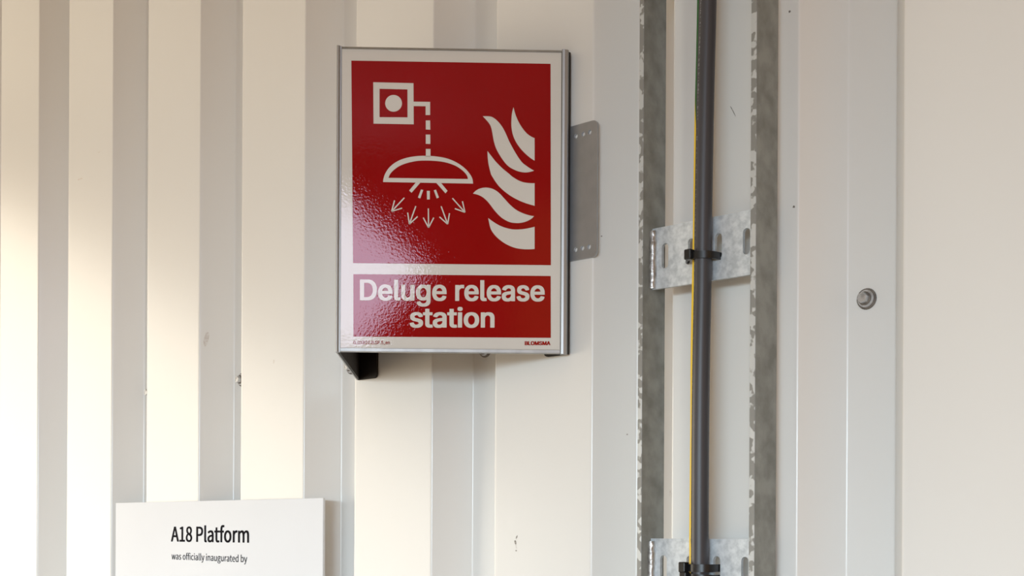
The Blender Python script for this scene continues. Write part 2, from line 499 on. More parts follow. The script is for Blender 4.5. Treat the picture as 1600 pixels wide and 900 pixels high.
ART = {
  'RED': [(-193.71, 259.11), (-15.98, 259.27), (-14.79, 79.03), (-191.28, 78.83)],
  'CAP': [(-190.94, 69.02), (-14.92, 69.35), (-14.53, 13.98), (-190.67, 13.37)],
  'BOX_OUT': [(-174.12, 240.07), (-138.35, 239.84), (-137.92, 203.14), (-173.69, 203.17)],
  'BOX_IN': [(-168.51, 234.31), (-143.67, 234.14), (-143.47, 209.24), (-168.38, 209.02)],
  'DOT': [(-148.47, 221.7), (-148.6, 220.23), (-149.02, 218.82), (-149.71, 217.51), (-150.63, 216.36), (-151.76, 215.4), (-153.05, 214.69), (-154.45, 214.24), (-155.91, 214.07), (-157.37, 214.2), (-158.78, 214.6), (-160.07, 215.27), (-161.21, 216.19), (-162.15, 217.31), (-162.85, 218.6), (-163.28, 220.0), (-163.43, 221.46), (-163.29, 222.92), (-162.87, 224.34), (-162.19, 225.64), (-161.27, 226.79), (-160.14, 227.75), (-158.85, 228.46), (-157.45, 228.91), (-155.99, 229.08), (-154.53, 228.96), (-153.12, 228.55), (-151.82, 227.88), (-150.68, 226.96), (-149.75, 225.84), (-149.05, 224.56), (-148.62, 223.16)],
  'ELBOW': [(-138.27, 223.34), (-123.45, 223.41), (-123.39, 211.62), (-127.42, 211.55), (-127.46, 219.39), (-138.25, 219.38)],
  'DASH1': [(-127.24, 206.77), (-123.36, 206.83), (-123.16, 198.58), (-127.2, 198.69)],
  'DASH2': [(-127.17, 194.15), (-123.22, 194.21), (-123.09, 185.79), (-127.13, 185.9)],
  'DASH3': [(-127.03, 181.36), (-122.91, 181.34), (-122.87, 174.41), (-126.99, 174.35)],
  'HEAD_OUT': [(-164.93, 151.27), (-164.53, 154.57), (-162.91, 159.13), (-159.65, 164.12), (-154.74, 168.47), (-148.59, 171.7), (-141.19, 173.87), (-132.97, 174.98), (-124.9, 175.18), (-116.49, 174.64), (-109.06, 173.34), (-102.04, 170.89), (-95.84, 167.34), (-90.86, 163.29), (-87.13, 158.71), (-85.29, 154.86), (-84.78, 150.98)],
  'HEAD_IN': [(-160.18, 155.04), (-159.21, 157.53), (-157.41, 160.19), (-154.3, 163.12), (-150.2, 165.9), (-145.28, 167.95), (-139.52, 169.6), (-132.94, 170.69), (-124.87, 170.97), (-117.29, 170.67), (-110.69, 169.85), (-104.92, 168.37), (-99.96, 166.38), (-95.82, 163.79), (-92.5, 160.95), (-90.26, 158.09), (-89.34, 155.05)],
  'N1': [(-135.73, 151.43), (-131.53, 151.49), (-139.55, 142.06), (-141.7, 144.01)],
  'N2': [(-117.52, 151.1), (-113.24, 151.0), (-107.52, 144.23), (-109.32, 141.97)],
  'N3': [(-131.17, 145.22), (-129.19, 144.59), (-131.79, 137.13), (-133.85, 137.84)],
  'N4': [(-125.98, 143.97), (-123.34, 144.01), (-123.3, 136.34), (-125.77, 136.3)],
  'N5': [(-119.8, 144.55), (-117.82, 145.16), (-115.15, 138.18), (-117.13, 137.33)],
  'F1': [(-48.97, 219.78), (-47.8, 215.21), (-45.86, 209.9), (-43.16, 204.6), (-40.08, 200.06), (-36.63, 196.3), (-33.17, 193.9), (-29.95, 192.42), (-29.85, 172.26), (-33.84, 174.8), (-38.45, 178.7), (-43.06, 183.6), (-46.91, 189.27), (-49.46, 195.34), (-50.64, 201.43), (-50.82, 207.53), (-50.32, 214.41)],
  'F2': [(-76.41, 211.33), (-72.21, 211.4), (-68.39, 210.85), (-64.57, 208.46), (-61.11, 204.93), (-58.04, 200.55), (-55.34, 195.25), (-52.64, 189.18), (-49.17, 182.74), (-45.31, 176.31), (-41.47, 171.02), (-38.4, 168.39), (-34.56, 165.78), (-30.34, 163.32), (-33.78, 162.2), (-38.36, 161.6), (-43.72, 162.36), (-49.08, 164.42), (-53.67, 167.26), (-57.51, 171.55), (-61.36, 177.22), (-64.44, 182.9), (-66.38, 188.98), (-67.4, 194.3), (-68.34, 199.25), (-69.73, 203.42), (-72.19, 206.82)],
  'F3': [(-72.06, 180.35), (-68.98, 176.35), (-64.38, 170.69), (-58.24, 164.67), (-52.11, 159.8), (-50.57, 158.33), (-45.59, 155.12), (-40.61, 153.05), (-35.26, 152.21), (-29.75, 152.06), (-29.65, 131.89), (-37.46, 134.08), (-44.35, 136.81), (-51.25, 140.54), (-57.38, 145.03), (-62.75, 150.3), (-68.13, 158.24), (-69.29, 161.46), (-70.85, 167.55), (-71.8, 174.4)],
  'F4': [(-84.83, 142.14), (-81.8, 145.08), (-77.99, 146.88), (-73.42, 147.63), (-68.84, 147.01), (-65.01, 145.46), (-61.18, 142.69), (-56.58, 137.79), (-51.97, 132.89), (-46.6, 128.38), (-40.47, 125.26), (-34.35, 123.35), (-30.14, 122.64), (-32.42, 120.32), (-36.62, 117.97), (-41.2, 116.62), (-45.78, 116.25), (-51.13, 116.87), (-55.72, 118.72), (-60.32, 121.87), (-64.92, 126.61), (-68.76, 131.52), (-71.83, 135.3), (-75.66, 138.68), (-79.87, 140.91)],
  'F5': [(-71.15, 120.43), (-66.4, 117.06), (-61.04, 113.92), (-54.92, 111.71), (-48.81, 110.56), (-42.69, 110.64), (-36.58, 111.48), (-29.56, 113.1), (-29.46, 93.24), (-34.96, 92.87), (-41.08, 93.1), (-47.2, 94.17), (-53.32, 96.46), (-58.68, 99.6), (-64.04, 104.11), (-67.88, 109.02), (-69.58, 113.2)],
}
ARROWS = [[(-145.95, 137.52), (-157.24, 125.25), (-154.65, 135.09), (-147.96, 128.25)], [(-135.71, 130.23), (-141.39, 114.07), (-142.92, 124.36), (-134.1, 120.93)], [(-124.58, 128.32), (-124.25, 111.16), (-129.07, 120.01), (-119.68, 120.13)], [(-113.14, 130.37), (-107.29, 114.51), (-105.68, 124.27), (-114.57, 120.86)], [(-103.11, 137.68), (-91.91, 125.28), (-94.19, 135.08), (-100.92, 128.47)]]

LAY2 = LAY + 0.0003
tag(ink('red_field', [ART['RED']], 'red_print', face), 'red upper field')
tag(ink('caption_field', [ART['CAP']], 'red_print', face), 'red caption field')
bo, bi = ART['BOX_OUT'], ART['BOX_IN']
ink('call_point_symbol', [ART['DOT']], 'white_print', face, LAY2, [(bo + bo[:1], bi + bi[:1])])
ink('pipe_symbol', [ART[k] for k in ('ELBOW', 'DASH1', 'DASH2', 'DASH3')], 'white_print', face, LAY2)
ho, hi = [tuple(p) for p in catmull(ART['HEAD_OUT'], 3)], [tuple(p) for p in catmull(ART['HEAD_IN'], 3)]
base = [ho[0], ho[-1], hi[-1], hi[0]]
ink('sprinkler_symbol', [base] + [ART[k] for k in ('N1', 'N2', 'N3', 'N4', 'N5')], 'white_print', face, LAY2, [(ho, hi)])
for tail, tip, b1, b2 in ARROWS:
    ink('spray_arrow', [stroke(tail, tip, 1.1), stroke(b1, tip, 1.1), stroke(b2, tip, 1.1)], 'white_print', face, LAY2)
for k in ('F1', 'F2', 'F3', 'F4', 'F5'):
    ink('flame_symbol', [corner_smooth(ART[k])], 'white_print', face, LAY2)


GLYPHS = {
  'Deluge release': ["6513,1025 6523,1019 6527,1012 6529,1003 6529,179 6537,146 6542,139 6549,133 6554,132 6620,132 6630,129 6636,124 6642,105 6659,22 6660,-2 6656,-14 6651,-19 6606,-29 6575,-32 6501,-32 6487,-29 6466,-29 6425,-19 6392,-4 6374,10 6360,24 6344,46 6332,72 6327,89 6320,122 6319,143 6317,158 6317,1005 6319,1015 6323,1020 6337,1025", "2035,1025 2045,1019 2049,1012 2050,1003 2050,172 2057,146 2062,139 2068,134 2078,133 2139,132 2149,130 2154,127 2162,108 2181,15 2181,-2 2178,-14 2173,-19 2163,-22 2125,-29 2094,-32 2023,-32 2008,-29 1987,-29 1954,-21 1930,-13 1906,0 1886,17 1866,43 1859,55 1849,79 1841,112 1841,131 1838,146 1838,1005 1843,1019 1849,1023 1858,1025", "506,1025 542,1023 599,1013 637,1002 680,988 728,965 778,932 801,911 829,884 864,839 892,791 916,734 935,669 940,646 947,596 948,572 950,558 950,443 948,431 947,410 938,348 921,281 909,250 889,206 862,160 829,119 781,74 723,34 668,10 599,-12 537,-22 512,-23 473,-25 458,-27 92,-27 82,-25 77,-21 73,-14 72,-4 72,1003 74,1015 80,1022 94,1025", "436,860 428,861 297,861 291,860 288,855 288,143 291,139 297,137 387,137 401,140 437,140 501,150 539,161 558,169 587,183 620,207 648,231 678,269 691,293 706,327 716,353 728,398 736,453 738,515 736,527 736,550 728,603 718,641 709,669 701,691 686,717 678,732 655,762 623,794 589,817 549,837 501,851 461,858", "9354,782 9401,777 9425,772 9468,759 9499,746 9528,730 9547,717 9563,704 9594,673 9614,648 9637,609 9654,569 9666,531 9676,489 9681,446 9681,417 9683,405 9683,329 9682,319 9680,315 9675,310 9661,306 9151,306 9149,305 9147,300 9151,277 9163,241 9176,215 9185,200 9205,174 9242,145 9270,132 9287,126 9323,118 9356,124 9375,130 9408,148 9421,158 9437,174 9457,205 9467,227 9480,232 9544,232 9647,208 9666,201 9669,196 9671,186 9670,165 9656,127 9645,103 9628,79 9611,59 9582,33 9558,14 9535,0 9504,-14 9458,-29 9430,-36 9397,-41 9266,-41 9237,-39 9187,-28 9142,-13 9094,12 9066,33 9030,66 8999,106 8975,148 8954,199 8941,246 8936,274 8931,317 8931,422 8939,477 8954,539 8971,581 8996,629 9027,669 9058,701 9097,729 9137,752 9180,767 9235,780 9261,780 9275,783", "8604,782 8654,777 8678,772 8720,759 8756,741 8789,718 8821,686 8853,636 8871,586 8871,562 8868,550 8863,546 8856,543 8749,519 8687,519 8677,524 8666,548 8656,565 8640,586 8632,594 8613,608 8599,615 8568,625 8556,625 8530,620 8511,613 8480,594 8467,581 8456,565 8450,543 8454,527 8463,512 8473,502 8489,491 8511,480 8549,467 8644,444 8728,422 8773,402 8799,386 8825,366 8840,350 8856,329 8871,303 8875,291 8886,243 8886,167 8880,143 8873,122 8863,98 8849,76 8831,53 8814,36 8797,22 8766,2 8723,-17 8689,-28 8656,-36 8616,-41 8478,-41 8430,-33 8401,-26 8373,-17 8347,-5 8325,7 8297,28 8266,59 8253,77 8235,110 8223,143 8217,167 8217,193 8222,205 8228,209 8237,213 8342,235 8406,234 8413,231 8418,227 8428,200 8440,177 8450,162 8463,149 8478,139 8494,131 8523,122 8549,118 8561,119 8585,124 8604,130 8635,147 8651,162 8664,181 8671,200 8667,219 8657,236 8642,251 8624,262 8604,271 8566,282 8449,309 8401,323 8358,341 8325,360 8311,371 8292,387 8268,417 8250,453 8241,489 8238,510 8239,577 8249,617 8259,643 8275,669 8287,685 8312,710 8328,722 8351,738 8397,759 8423,767 8466,777 8520,783", "7854,782 7897,777 7947,767 7982,755 8018,737 8044,718 8078,684 8101,650 8117,615 8125,584 8128,567 8133,512 8133,-4 8132,-14 8128,-21 8120,-25 8111,-27 7944,-27 7930,-22 7924,-9 7920,-6 7887,-21 7851,-33 7813,-41 7787,-44 7704,-44 7689,-41 7673,-41 7642,-36 7606,-27 7558,-6 7523,17 7497,42 7477,67 7459,103 7449,131 7441,184 7441,224 7441,250 7446,281 7456,310 7469,336 7484,358 7504,378 7537,402 7587,425 7635,439 7723,456 7756,459 7854,473 7870,473 7901,482 7911,488 7918,495 7921,503 7921,510 7914,548 7908,562 7897,580 7882,594 7858,609 7825,620 7808,622 7773,616 7761,612 7730,596 7711,582 7693,565 7675,539 7663,518 7658,515 7649,511 7589,512 7473,547 7467,550 7463,560 7462,584 7464,593 7478,623 7494,651 7513,675 7541,703 7565,722 7587,736 7623,753 7687,773 7758,782", "7078,782 7125,777 7163,768 7194,758 7230,743 7249,732 7273,715 7295,696 7319,672 7344,639 7364,603 7378,569 7392,524 7400,489 7405,446 7405,329 7403,319 7401,315 7397,310 7382,306 6875,306 6871,303 6872,291 6880,258 6892,227 6908,200 6924,179 6949,157 6973,142 6997,131 7018,124 7047,118 7080,124 7099,130 7118,139 7135,150 7152,165 7171,189 7191,227 7204,232 7268,232 7378,206 7385,203 7389,198 7393,189 7393,181 7391,160 7382,131 7367,103 7356,86 7336,60 7308,35 7282,14 7256,-1 7232,-12 7182,-29 7154,-36 7118,-41 6989,-41 6961,-39 6911,-28 6866,-13 6825,7 6785,37 6748,74 6736,89 6720,110 6702,141 6679,196 6665,248 6655,315 6655,346 6653,358 6653,374 6655,389 6655,419 6658,446 6662,481 6670,512 6681,548 6695,581 6719,627 6753,672 6784,703 6823,732 6861,752 6911,770 6958,780 6985,780 6999,783", "5911,782 5958,777 5992,770 6023,760 6076,736 6104,717 6135,692 6157,667 6173,646 6185,628 6211,572 6225,527 6231,503 6236,477 6241,427 6241,329 6239,319 6237,315 6232,310 6218,306 5708,306 5705,303 5705,296 5712,265 5722,236 5731,219 5744,198 5760,177 5778,161 5797,148 5832,130 5851,124 5880,118 5913,124 5935,131 5956,142 5975,155 5992,171 6002,184 6024,224 6030,229 6039,232 6101,232 6185,213 6220,203 6225,198 6229,186 6228,165 6218,136 6205,110 6174,65 6149,40 6108,10 6085,-4 6061,-14 6020,-28 5987,-36 5954,-41 5823,-41 5794,-39 5754,-31 5694,-11 5656,10 5618,37 5584,72 5572,86 5556,108 5535,143 5512,198 5498,250 5491,296 5491,315 5488,327 5488,408 5491,419 5491,439 5498,484 5508,524 5518,553 5532,589 5554,629 5580,663 5622,705 5654,729 5692,751 5747,770 5792,780 5818,780 5832,783", "5449,782 5463,780 5473,777 5478,772 5481,762 5481,631 5479,622 5476,615 5468,610 5458,609 5397,609 5368,612 5342,608 5313,597 5287,581 5260,558 5247,539 5232,505 5227,479 5224,448 5224,-4 5220,-19 5216,-23 5204,-27 5037,-27 5029,-26 5023,-23 5018,-19 5014,-4 5014,750 5018,765 5023,770 5035,773 5201,773 5216,768 5223,753 5225,751 5247,762 5270,771 5308,780 5339,783", "4239,782 4287,777 4328,767 4358,757 4408,733 4435,715 4456,697 4488,662 4502,643 4522,610 4536,579 4555,522 4562,484 4567,441 4567,400 4569,386 4569,329 4568,319 4566,315 4561,310 4547,306 4037,306 4034,305 4032,300 4034,284 4044,250 4057,222 4077,191 4088,177 4104,162 4132,143 4151,133 4178,124 4208,118 4239,123 4254,128 4279,139 4297,150 4314,165 4333,189 4353,227 4366,232 4430,232 4492,217 4547,203 4551,198 4555,186 4554,162 4545,134 4529,103 4509,74 4492,54 4470,35 4444,14 4394,-12 4344,-29 4316,-36 4280,-41 4144,-41 4080,-31 4028,-13 3980,12 3949,35 3924,58 3910,72 3886,103 3866,136 3843,191 3824,255 3817,303 3817,348 3814,372 3817,386 3817,431 3827,491 3844,550 3859,589 3876,619 3894,646 3917,674 3945,703 3985,732 4023,752 4073,770 4120,780 4147,780 4161,783", "3387,782 3430,777 3463,769 3494,757 3525,739 3528,741 3529,755 3532,765 3537,770 3547,773 3716,773 3728,770 3733,762 3736,750 3736,-31 3734,-45 3733,-76 3719,-133 3708,-164 3695,-188 3681,-207 3664,-226 3637,-251 3618,-264 3601,-275 3570,-289 3518,-307 3470,-317 3413,-322 3299,-322 3256,-317 3230,-312 3208,-306 3154,-287 3120,-269 3098,-254 3079,-238 3054,-213 3039,-195 3016,-159 3012,-147 3012,-126 3016,-116 3020,-111 3080,-78 3118,-57 3128,-53 3187,-54 3199,-60 3229,-100 3245,-116 3261,-129 3280,-140 3313,-155 3332,-159 3349,-163 3375,-163 3413,-155 3432,-148 3444,-143 3470,-127 3479,-121 3493,-107 3513,-71 3521,-42 3524,-19 3524,17 3523,21 3520,22 3492,7 3470,-2 3430,-12 3382,-17 3304,-17 3289,-15 3268,-15 3220,-5 3178,11 3142,29 3108,52 3087,71 3072,86 3046,119 3026,153 3013,181 2999,219 2989,260 2981,319 2981,353 2979,367 2981,434 2989,491 3002,541 3021,591 3046,636 3074,674 3108,709 3139,732 3180,753 3206,764 3237,773 3273,780 3294,780 3308,783", "1432,782 1480,777 1520,767 1563,752 1599,734 1628,715 1648,698 1666,680 1690,650 1708,622 1729,577 1740,546 1750,508 1755,484 1760,441 1760,403 1762,389 1762,329 1760,319 1758,315 1754,310 1739,306 1230,306 1225,303 1227,286 1236,253 1246,227 1261,203 1279,179 1294,164 1313,150 1337,137 1356,129 1370,124 1399,118 1420,121 1447,128 1472,139 1489,150 1506,164 1520,181 1546,227 1558,232 1623,232 1735,206 1745,200 1750,186 1750,172 1748,162 1736,131 1722,103 1707,81 1685,55 1661,33 1636,15 1611,-1 1575,-17 1520,-33 1473,-41 1344,-41 1316,-39 1273,-31 1220,-13 1178,9 1144,33 1125,49 1105,69 1079,103 1057,141 1036,189 1017,255 1010,305 1010,331 1007,346 1007,389 1010,403 1010,434 1020,493 1037,550 1052,589 1068,617 1080,636 1103,667 1138,703 1173,729 1216,752 1266,770 1313,780 1339,780 1354,783", "2885,772 2895,767 2899,760 2900,750 2900,-4 2897,-19 2892,-23 2887,-25 2878,-27 2711,-27 2701,-23 2697,-19 2693,-9 2693,0 2689,4 2685,3 2661,-10 2642,-17 2616,-26 2580,-34 2558,-34 2544,-36 2468,-36 2425,-31 2392,-24 2373,-17 2342,-4 2308,19 2284,41 2263,67 2244,98 2226,148 2217,181 2212,210 2210,241 2210,562 2210,750 2211,760 2216,768 2223,771 2232,773 2399,773 2408,771 2416,767 2420,760 2422,750 2422,267 2425,246 2431,222 2442,196 2458,174 2475,157 2506,138 2528,131 2539,128 2549,128 2570,132 2587,138 2618,155 2631,165 2647,180 2656,193 2671,219 2679,239 2683,255 2688,296 2688,750 2692,765 2697,770 2708,773", "9319,619 9306,620 9275,613 9256,605 9235,593 9217,579 9196,558 9172,524 9158,496 9150,467 9151,462 9156,461 9292,461 9456,461 9461,462 9463,465 9459,486 9451,510 9437,536 9420,561 9395,586 9380,597 9354,610", "7043,619 7030,620 6999,613 6970,600 6956,591 6941,579 6917,555 6899,529 6884,500 6874,469 6875,463 6880,461 7016,461 7180,461 7185,462 7186,465 7180,491 7174,508 7159,539 7139,566 7123,582 7099,600 7080,610", "5876,619 5866,620 5839,615 5828,610 5794,594 5772,577 5753,558 5735,534 5721,508 5708,469 5708,464 5711,462 5716,461 5851,461 6013,461 6018,462 6020,465 6018,479 6012,498 5998,529 5980,558 5964,577 5939,596 5920,607 5899,615", "4205,619 4192,620 4166,615 4154,610 4125,596 4103,579 4079,555 4060,529 4046,500 4036,469 4037,463 4042,461 4178,461 4339,461 4345,462 4347,467 4338,503 4324,534 4301,566 4282,585 4261,600 4242,610", "3364,619 3358,620 3330,613 3304,602 3282,589 3268,578 3248,555 3230,529 3214,498 3206,472 3198,439 3193,398 3193,358 3199,315 3213,265 3232,227 3249,202 3263,188 3281,174 3311,157 3330,150 3354,145 3366,145 3392,150 3413,158 3438,172 3458,188 3471,200 3492,231 3505,258 3514,284 3521,317 3526,355 3526,403 3516,465 3505,498 3480,546 3462,569 3437,591 3413,605 3401,610 3387,615", "1398,619 1385,620 1361,615 1344,609 1311,591 1286,572 1266,549 1247,519 1234,491 1227,467 1229,462 1235,461 1368,461 1532,461 1537,462 1540,465 1537,484 1523,519 1511,541 1489,571 1466,592 1444,605 1420,614", "7919,319 7913,320 7847,311 7756,296 7735,290 7718,284 7687,267 7673,256 7662,241 7656,227 7653,212 7653,200 7657,184 7668,162 7682,147 7701,134 7723,125 7751,119 7768,118 7789,122 7813,129 7835,138 7856,152 7874,167 7890,186 7901,203 7916,236 7922,267 7922,312 7921,317"],
  'station': ["2506,1026 2532,1019 2551,1009 2563,1001 2576,988 2580,982 2588,964 2593,945 2593,897 2585,873 2578,861 2566,846 2547,832 2535,827 2508,820 2428,820 2397,828 2378,840 2362,854 2350,873 2344,890 2341,909 2341,940 2348,969 2356,983 2369,999 2382,1009 2401,1019 2432,1027", "2144,926 2154,921 2160,907 2160,759 2161,754 2163,751 2168,751 2289,750 2302,745 2306,738 2307,728 2307,619 2305,609 2301,604 2287,598 2168,598 2163,597 2160,595 2160,180 2163,161 2169,147 2178,134 2187,129 2204,125 2220,127 2282,127 2292,124 2299,120 2305,107 2324,21 2324,-5 2320,-15 2316,-20 2285,-30 2235,-35 2170,-35 2154,-33 2130,-33 2113,-30 2078,-22 2051,-11 2037,-3 2012,16 1984,47 1978,57 1969,76 1963,92 1955,121 1953,142 1952,592 1950,597 1944,598 1856,599 1846,604 1842,611 1841,621 1841,730 1846,745 1851,748 1861,751 1944,751 1949,751 1952,754 1953,907 1958,921 1966,925 1975,927", "966,926 976,921 981,907 981,759 982,754 985,751 989,751 1113,750 1126,745 1129,738 1131,728 1131,619 1129,609 1125,604 1111,598 989,598 985,597 982,595 981,192 984,169 988,154 998,138 1006,130 1025,125 1042,127 1106,127 1116,124 1121,121 1128,107 1147,19 1147,-5 1144,-15 1139,-20 1128,-25 1106,-30 1056,-35 997,-35 975,-33 949,-32 904,-22 882,-14 863,-5 842,10 816,36 803,54 789,83 780,116 777,128 776,152 774,164 774,592 771,597 766,598 678,599 667,604 664,611 662,621 662,730 667,745 673,748 682,751 766,751 770,751 773,754 774,907 779,921 787,925 797,927", "3904,759 3949,753 3989,741 4016,730 4045,711 4072,688 4095,659 4111,630 4128,590 4138,552 4143,519 4143,495 4145,480 4145,-3 4144,-12 4140,-20 4132,-24 4123,-26 3961,-26 3951,-24 3943,-20 3940,-12 3938,-3 3938,440 3936,454 3936,478 3928,509 3919,530 3911,542 3901,555 3886,571 3868,583 3851,592 3830,597 3806,598 3775,588 3750,573 3729,557 3708,530 3697,511 3688,488 3681,447 3681,-3 3679,-12 3676,-20 3668,-24 3658,-26 3494,-25 3480,-20 3475,-10 3475,735 3480,745 3494,751 3656,751 3666,748 3671,745 3675,735 3677,723 3680,722 3685,723 3701,733 3728,744 3747,750 3782,757 3813,760", "3070,759 3099,757 3149,747 3194,732 3230,713 3273,682 3306,648 3333,614 3354,576 3368,542 3375,523 3388,476 3395,428 3395,402 3398,390 3398,328 3395,314 3395,290 3387,238 3374,190 3354,142 3330,102 3305,69 3270,34 3228,4 3194,-13 3144,-30 3099,-39 3078,-40 3066,-42 2973,-41 2942,-39 2897,-29 2849,-13 2813,5 2768,39 2741,66 2715,99 2689,142 2678,169 2668,195 2655,242 2648,288 2648,314 2645,326 2645,390 2648,404 2648,430 2655,473 2668,521 2689,576 2708,609 2729,638 2741,652 2770,681 2811,712 2844,730 2897,747 2942,757 2966,758 2978,760", "1554,759 1594,755 1637,745 1685,727 1716,710 1733,697 1766,664 1778,647 1789,628 1802,597 1811,564 1814,547 1817,528 1817,499 1819,485 1819,-3 1818,-12 1814,-20 1806,-24 1797,-26 1632,-25 1618,-20 1612,-10 1608,-8 1578,-22 1542,-34 1516,-39 1489,-42 1373,-42 1332,-35 1285,-20 1270,-14 1251,-3 1218,20 1198,40 1180,63 1171,78 1157,109 1151,128 1146,152 1143,176 1143,230 1149,276 1161,309 1168,323 1179,340 1199,363 1225,383 1242,394 1285,413 1339,428 1432,446 1556,461 1589,468 1599,473 1605,478 1610,490 1610,502 1607,519 1601,538 1586,564 1576,573 1549,592 1532,597 1508,603 1492,603 1468,597 1437,584 1420,574 1410,566 1386,542 1362,502 1349,496 1289,497 1173,532 1166,538 1162,547 1162,564 1165,576 1181,609 1199,638 1215,659 1232,677 1258,697 1287,716 1316,730 1349,742 1418,757 1447,760", "423,759 466,752 520,736 547,723 568,709 587,693 614,666 635,633 646,611 662,569 662,547 658,535 654,530 642,525 544,503 480,504 473,507 468,511 454,541 447,552 437,565 420,581 394,597 370,605 356,607 316,596 294,586 275,572 263,557 256,542 253,528 255,516 264,499 273,489 287,479 311,467 339,456 466,427 520,410 561,394 587,378 606,365 625,348 647,321 660,295 665,280 674,249 674,233 676,221 676,183 674,159 668,133 654,97 637,71 626,57 600,30 578,14 561,2 532,-12 489,-27 458,-35 425,-40 406,-40 392,-42 301,-42 256,-37 213,-29 170,-15 149,-6 118,13 97,29 79,47 54,80 33,126 22,169 22,188 27,199 32,204 39,207 144,229 208,228 216,226 220,221 235,183 244,168 258,151 275,138 301,125 325,118 347,115 387,123 416,136 435,149 454,170 461,185 464,197 460,214 452,228 444,236 416,256 394,264 368,271 254,299 201,313 168,327 130,348 97,375 77,399 64,421 55,440 46,471 43,497 43,552 48,580 53,599 66,628 81,654 100,676 125,698 151,717 170,726 218,745 249,753 280,757 311,760", "2554,750 2564,745 2568,738 2569,728 2568,-10 2563,-20 2549,-25 2378,-25 2367,-20 2364,-12 2362,-3 2363,735 2368,745 2382,751", "3031,599 3018,601 3001,597 2985,593 2966,585 2938,566 2916,543 2905,530 2888,502 2875,473 2868,454 2860,419 2855,376 2855,340 2860,299 2875,242 2891,209 2903,190 2915,176 2941,149 2978,129 2992,123 3012,119 3025,117 3042,121 3058,125 3075,133 3101,149 3116,160 3138,185 3153,209 3169,245 3175,264 3183,297 3188,330 3188,388 3183,419 3169,473 3154,507 3140,530 3126,547 3102,569 3078,585 3051,595", "1607,309 1601,310 1530,299 1482,293 1458,288 1423,278 1404,270 1389,261 1376,252 1365,240 1357,226 1353,209 1353,188 1358,171 1372,152 1382,143 1401,130 1420,122 1449,115 1461,115 1480,118 1504,125 1525,135 1547,149 1564,164 1578,180 1590,197 1599,216 1610,254 1610,302 1609,307"],
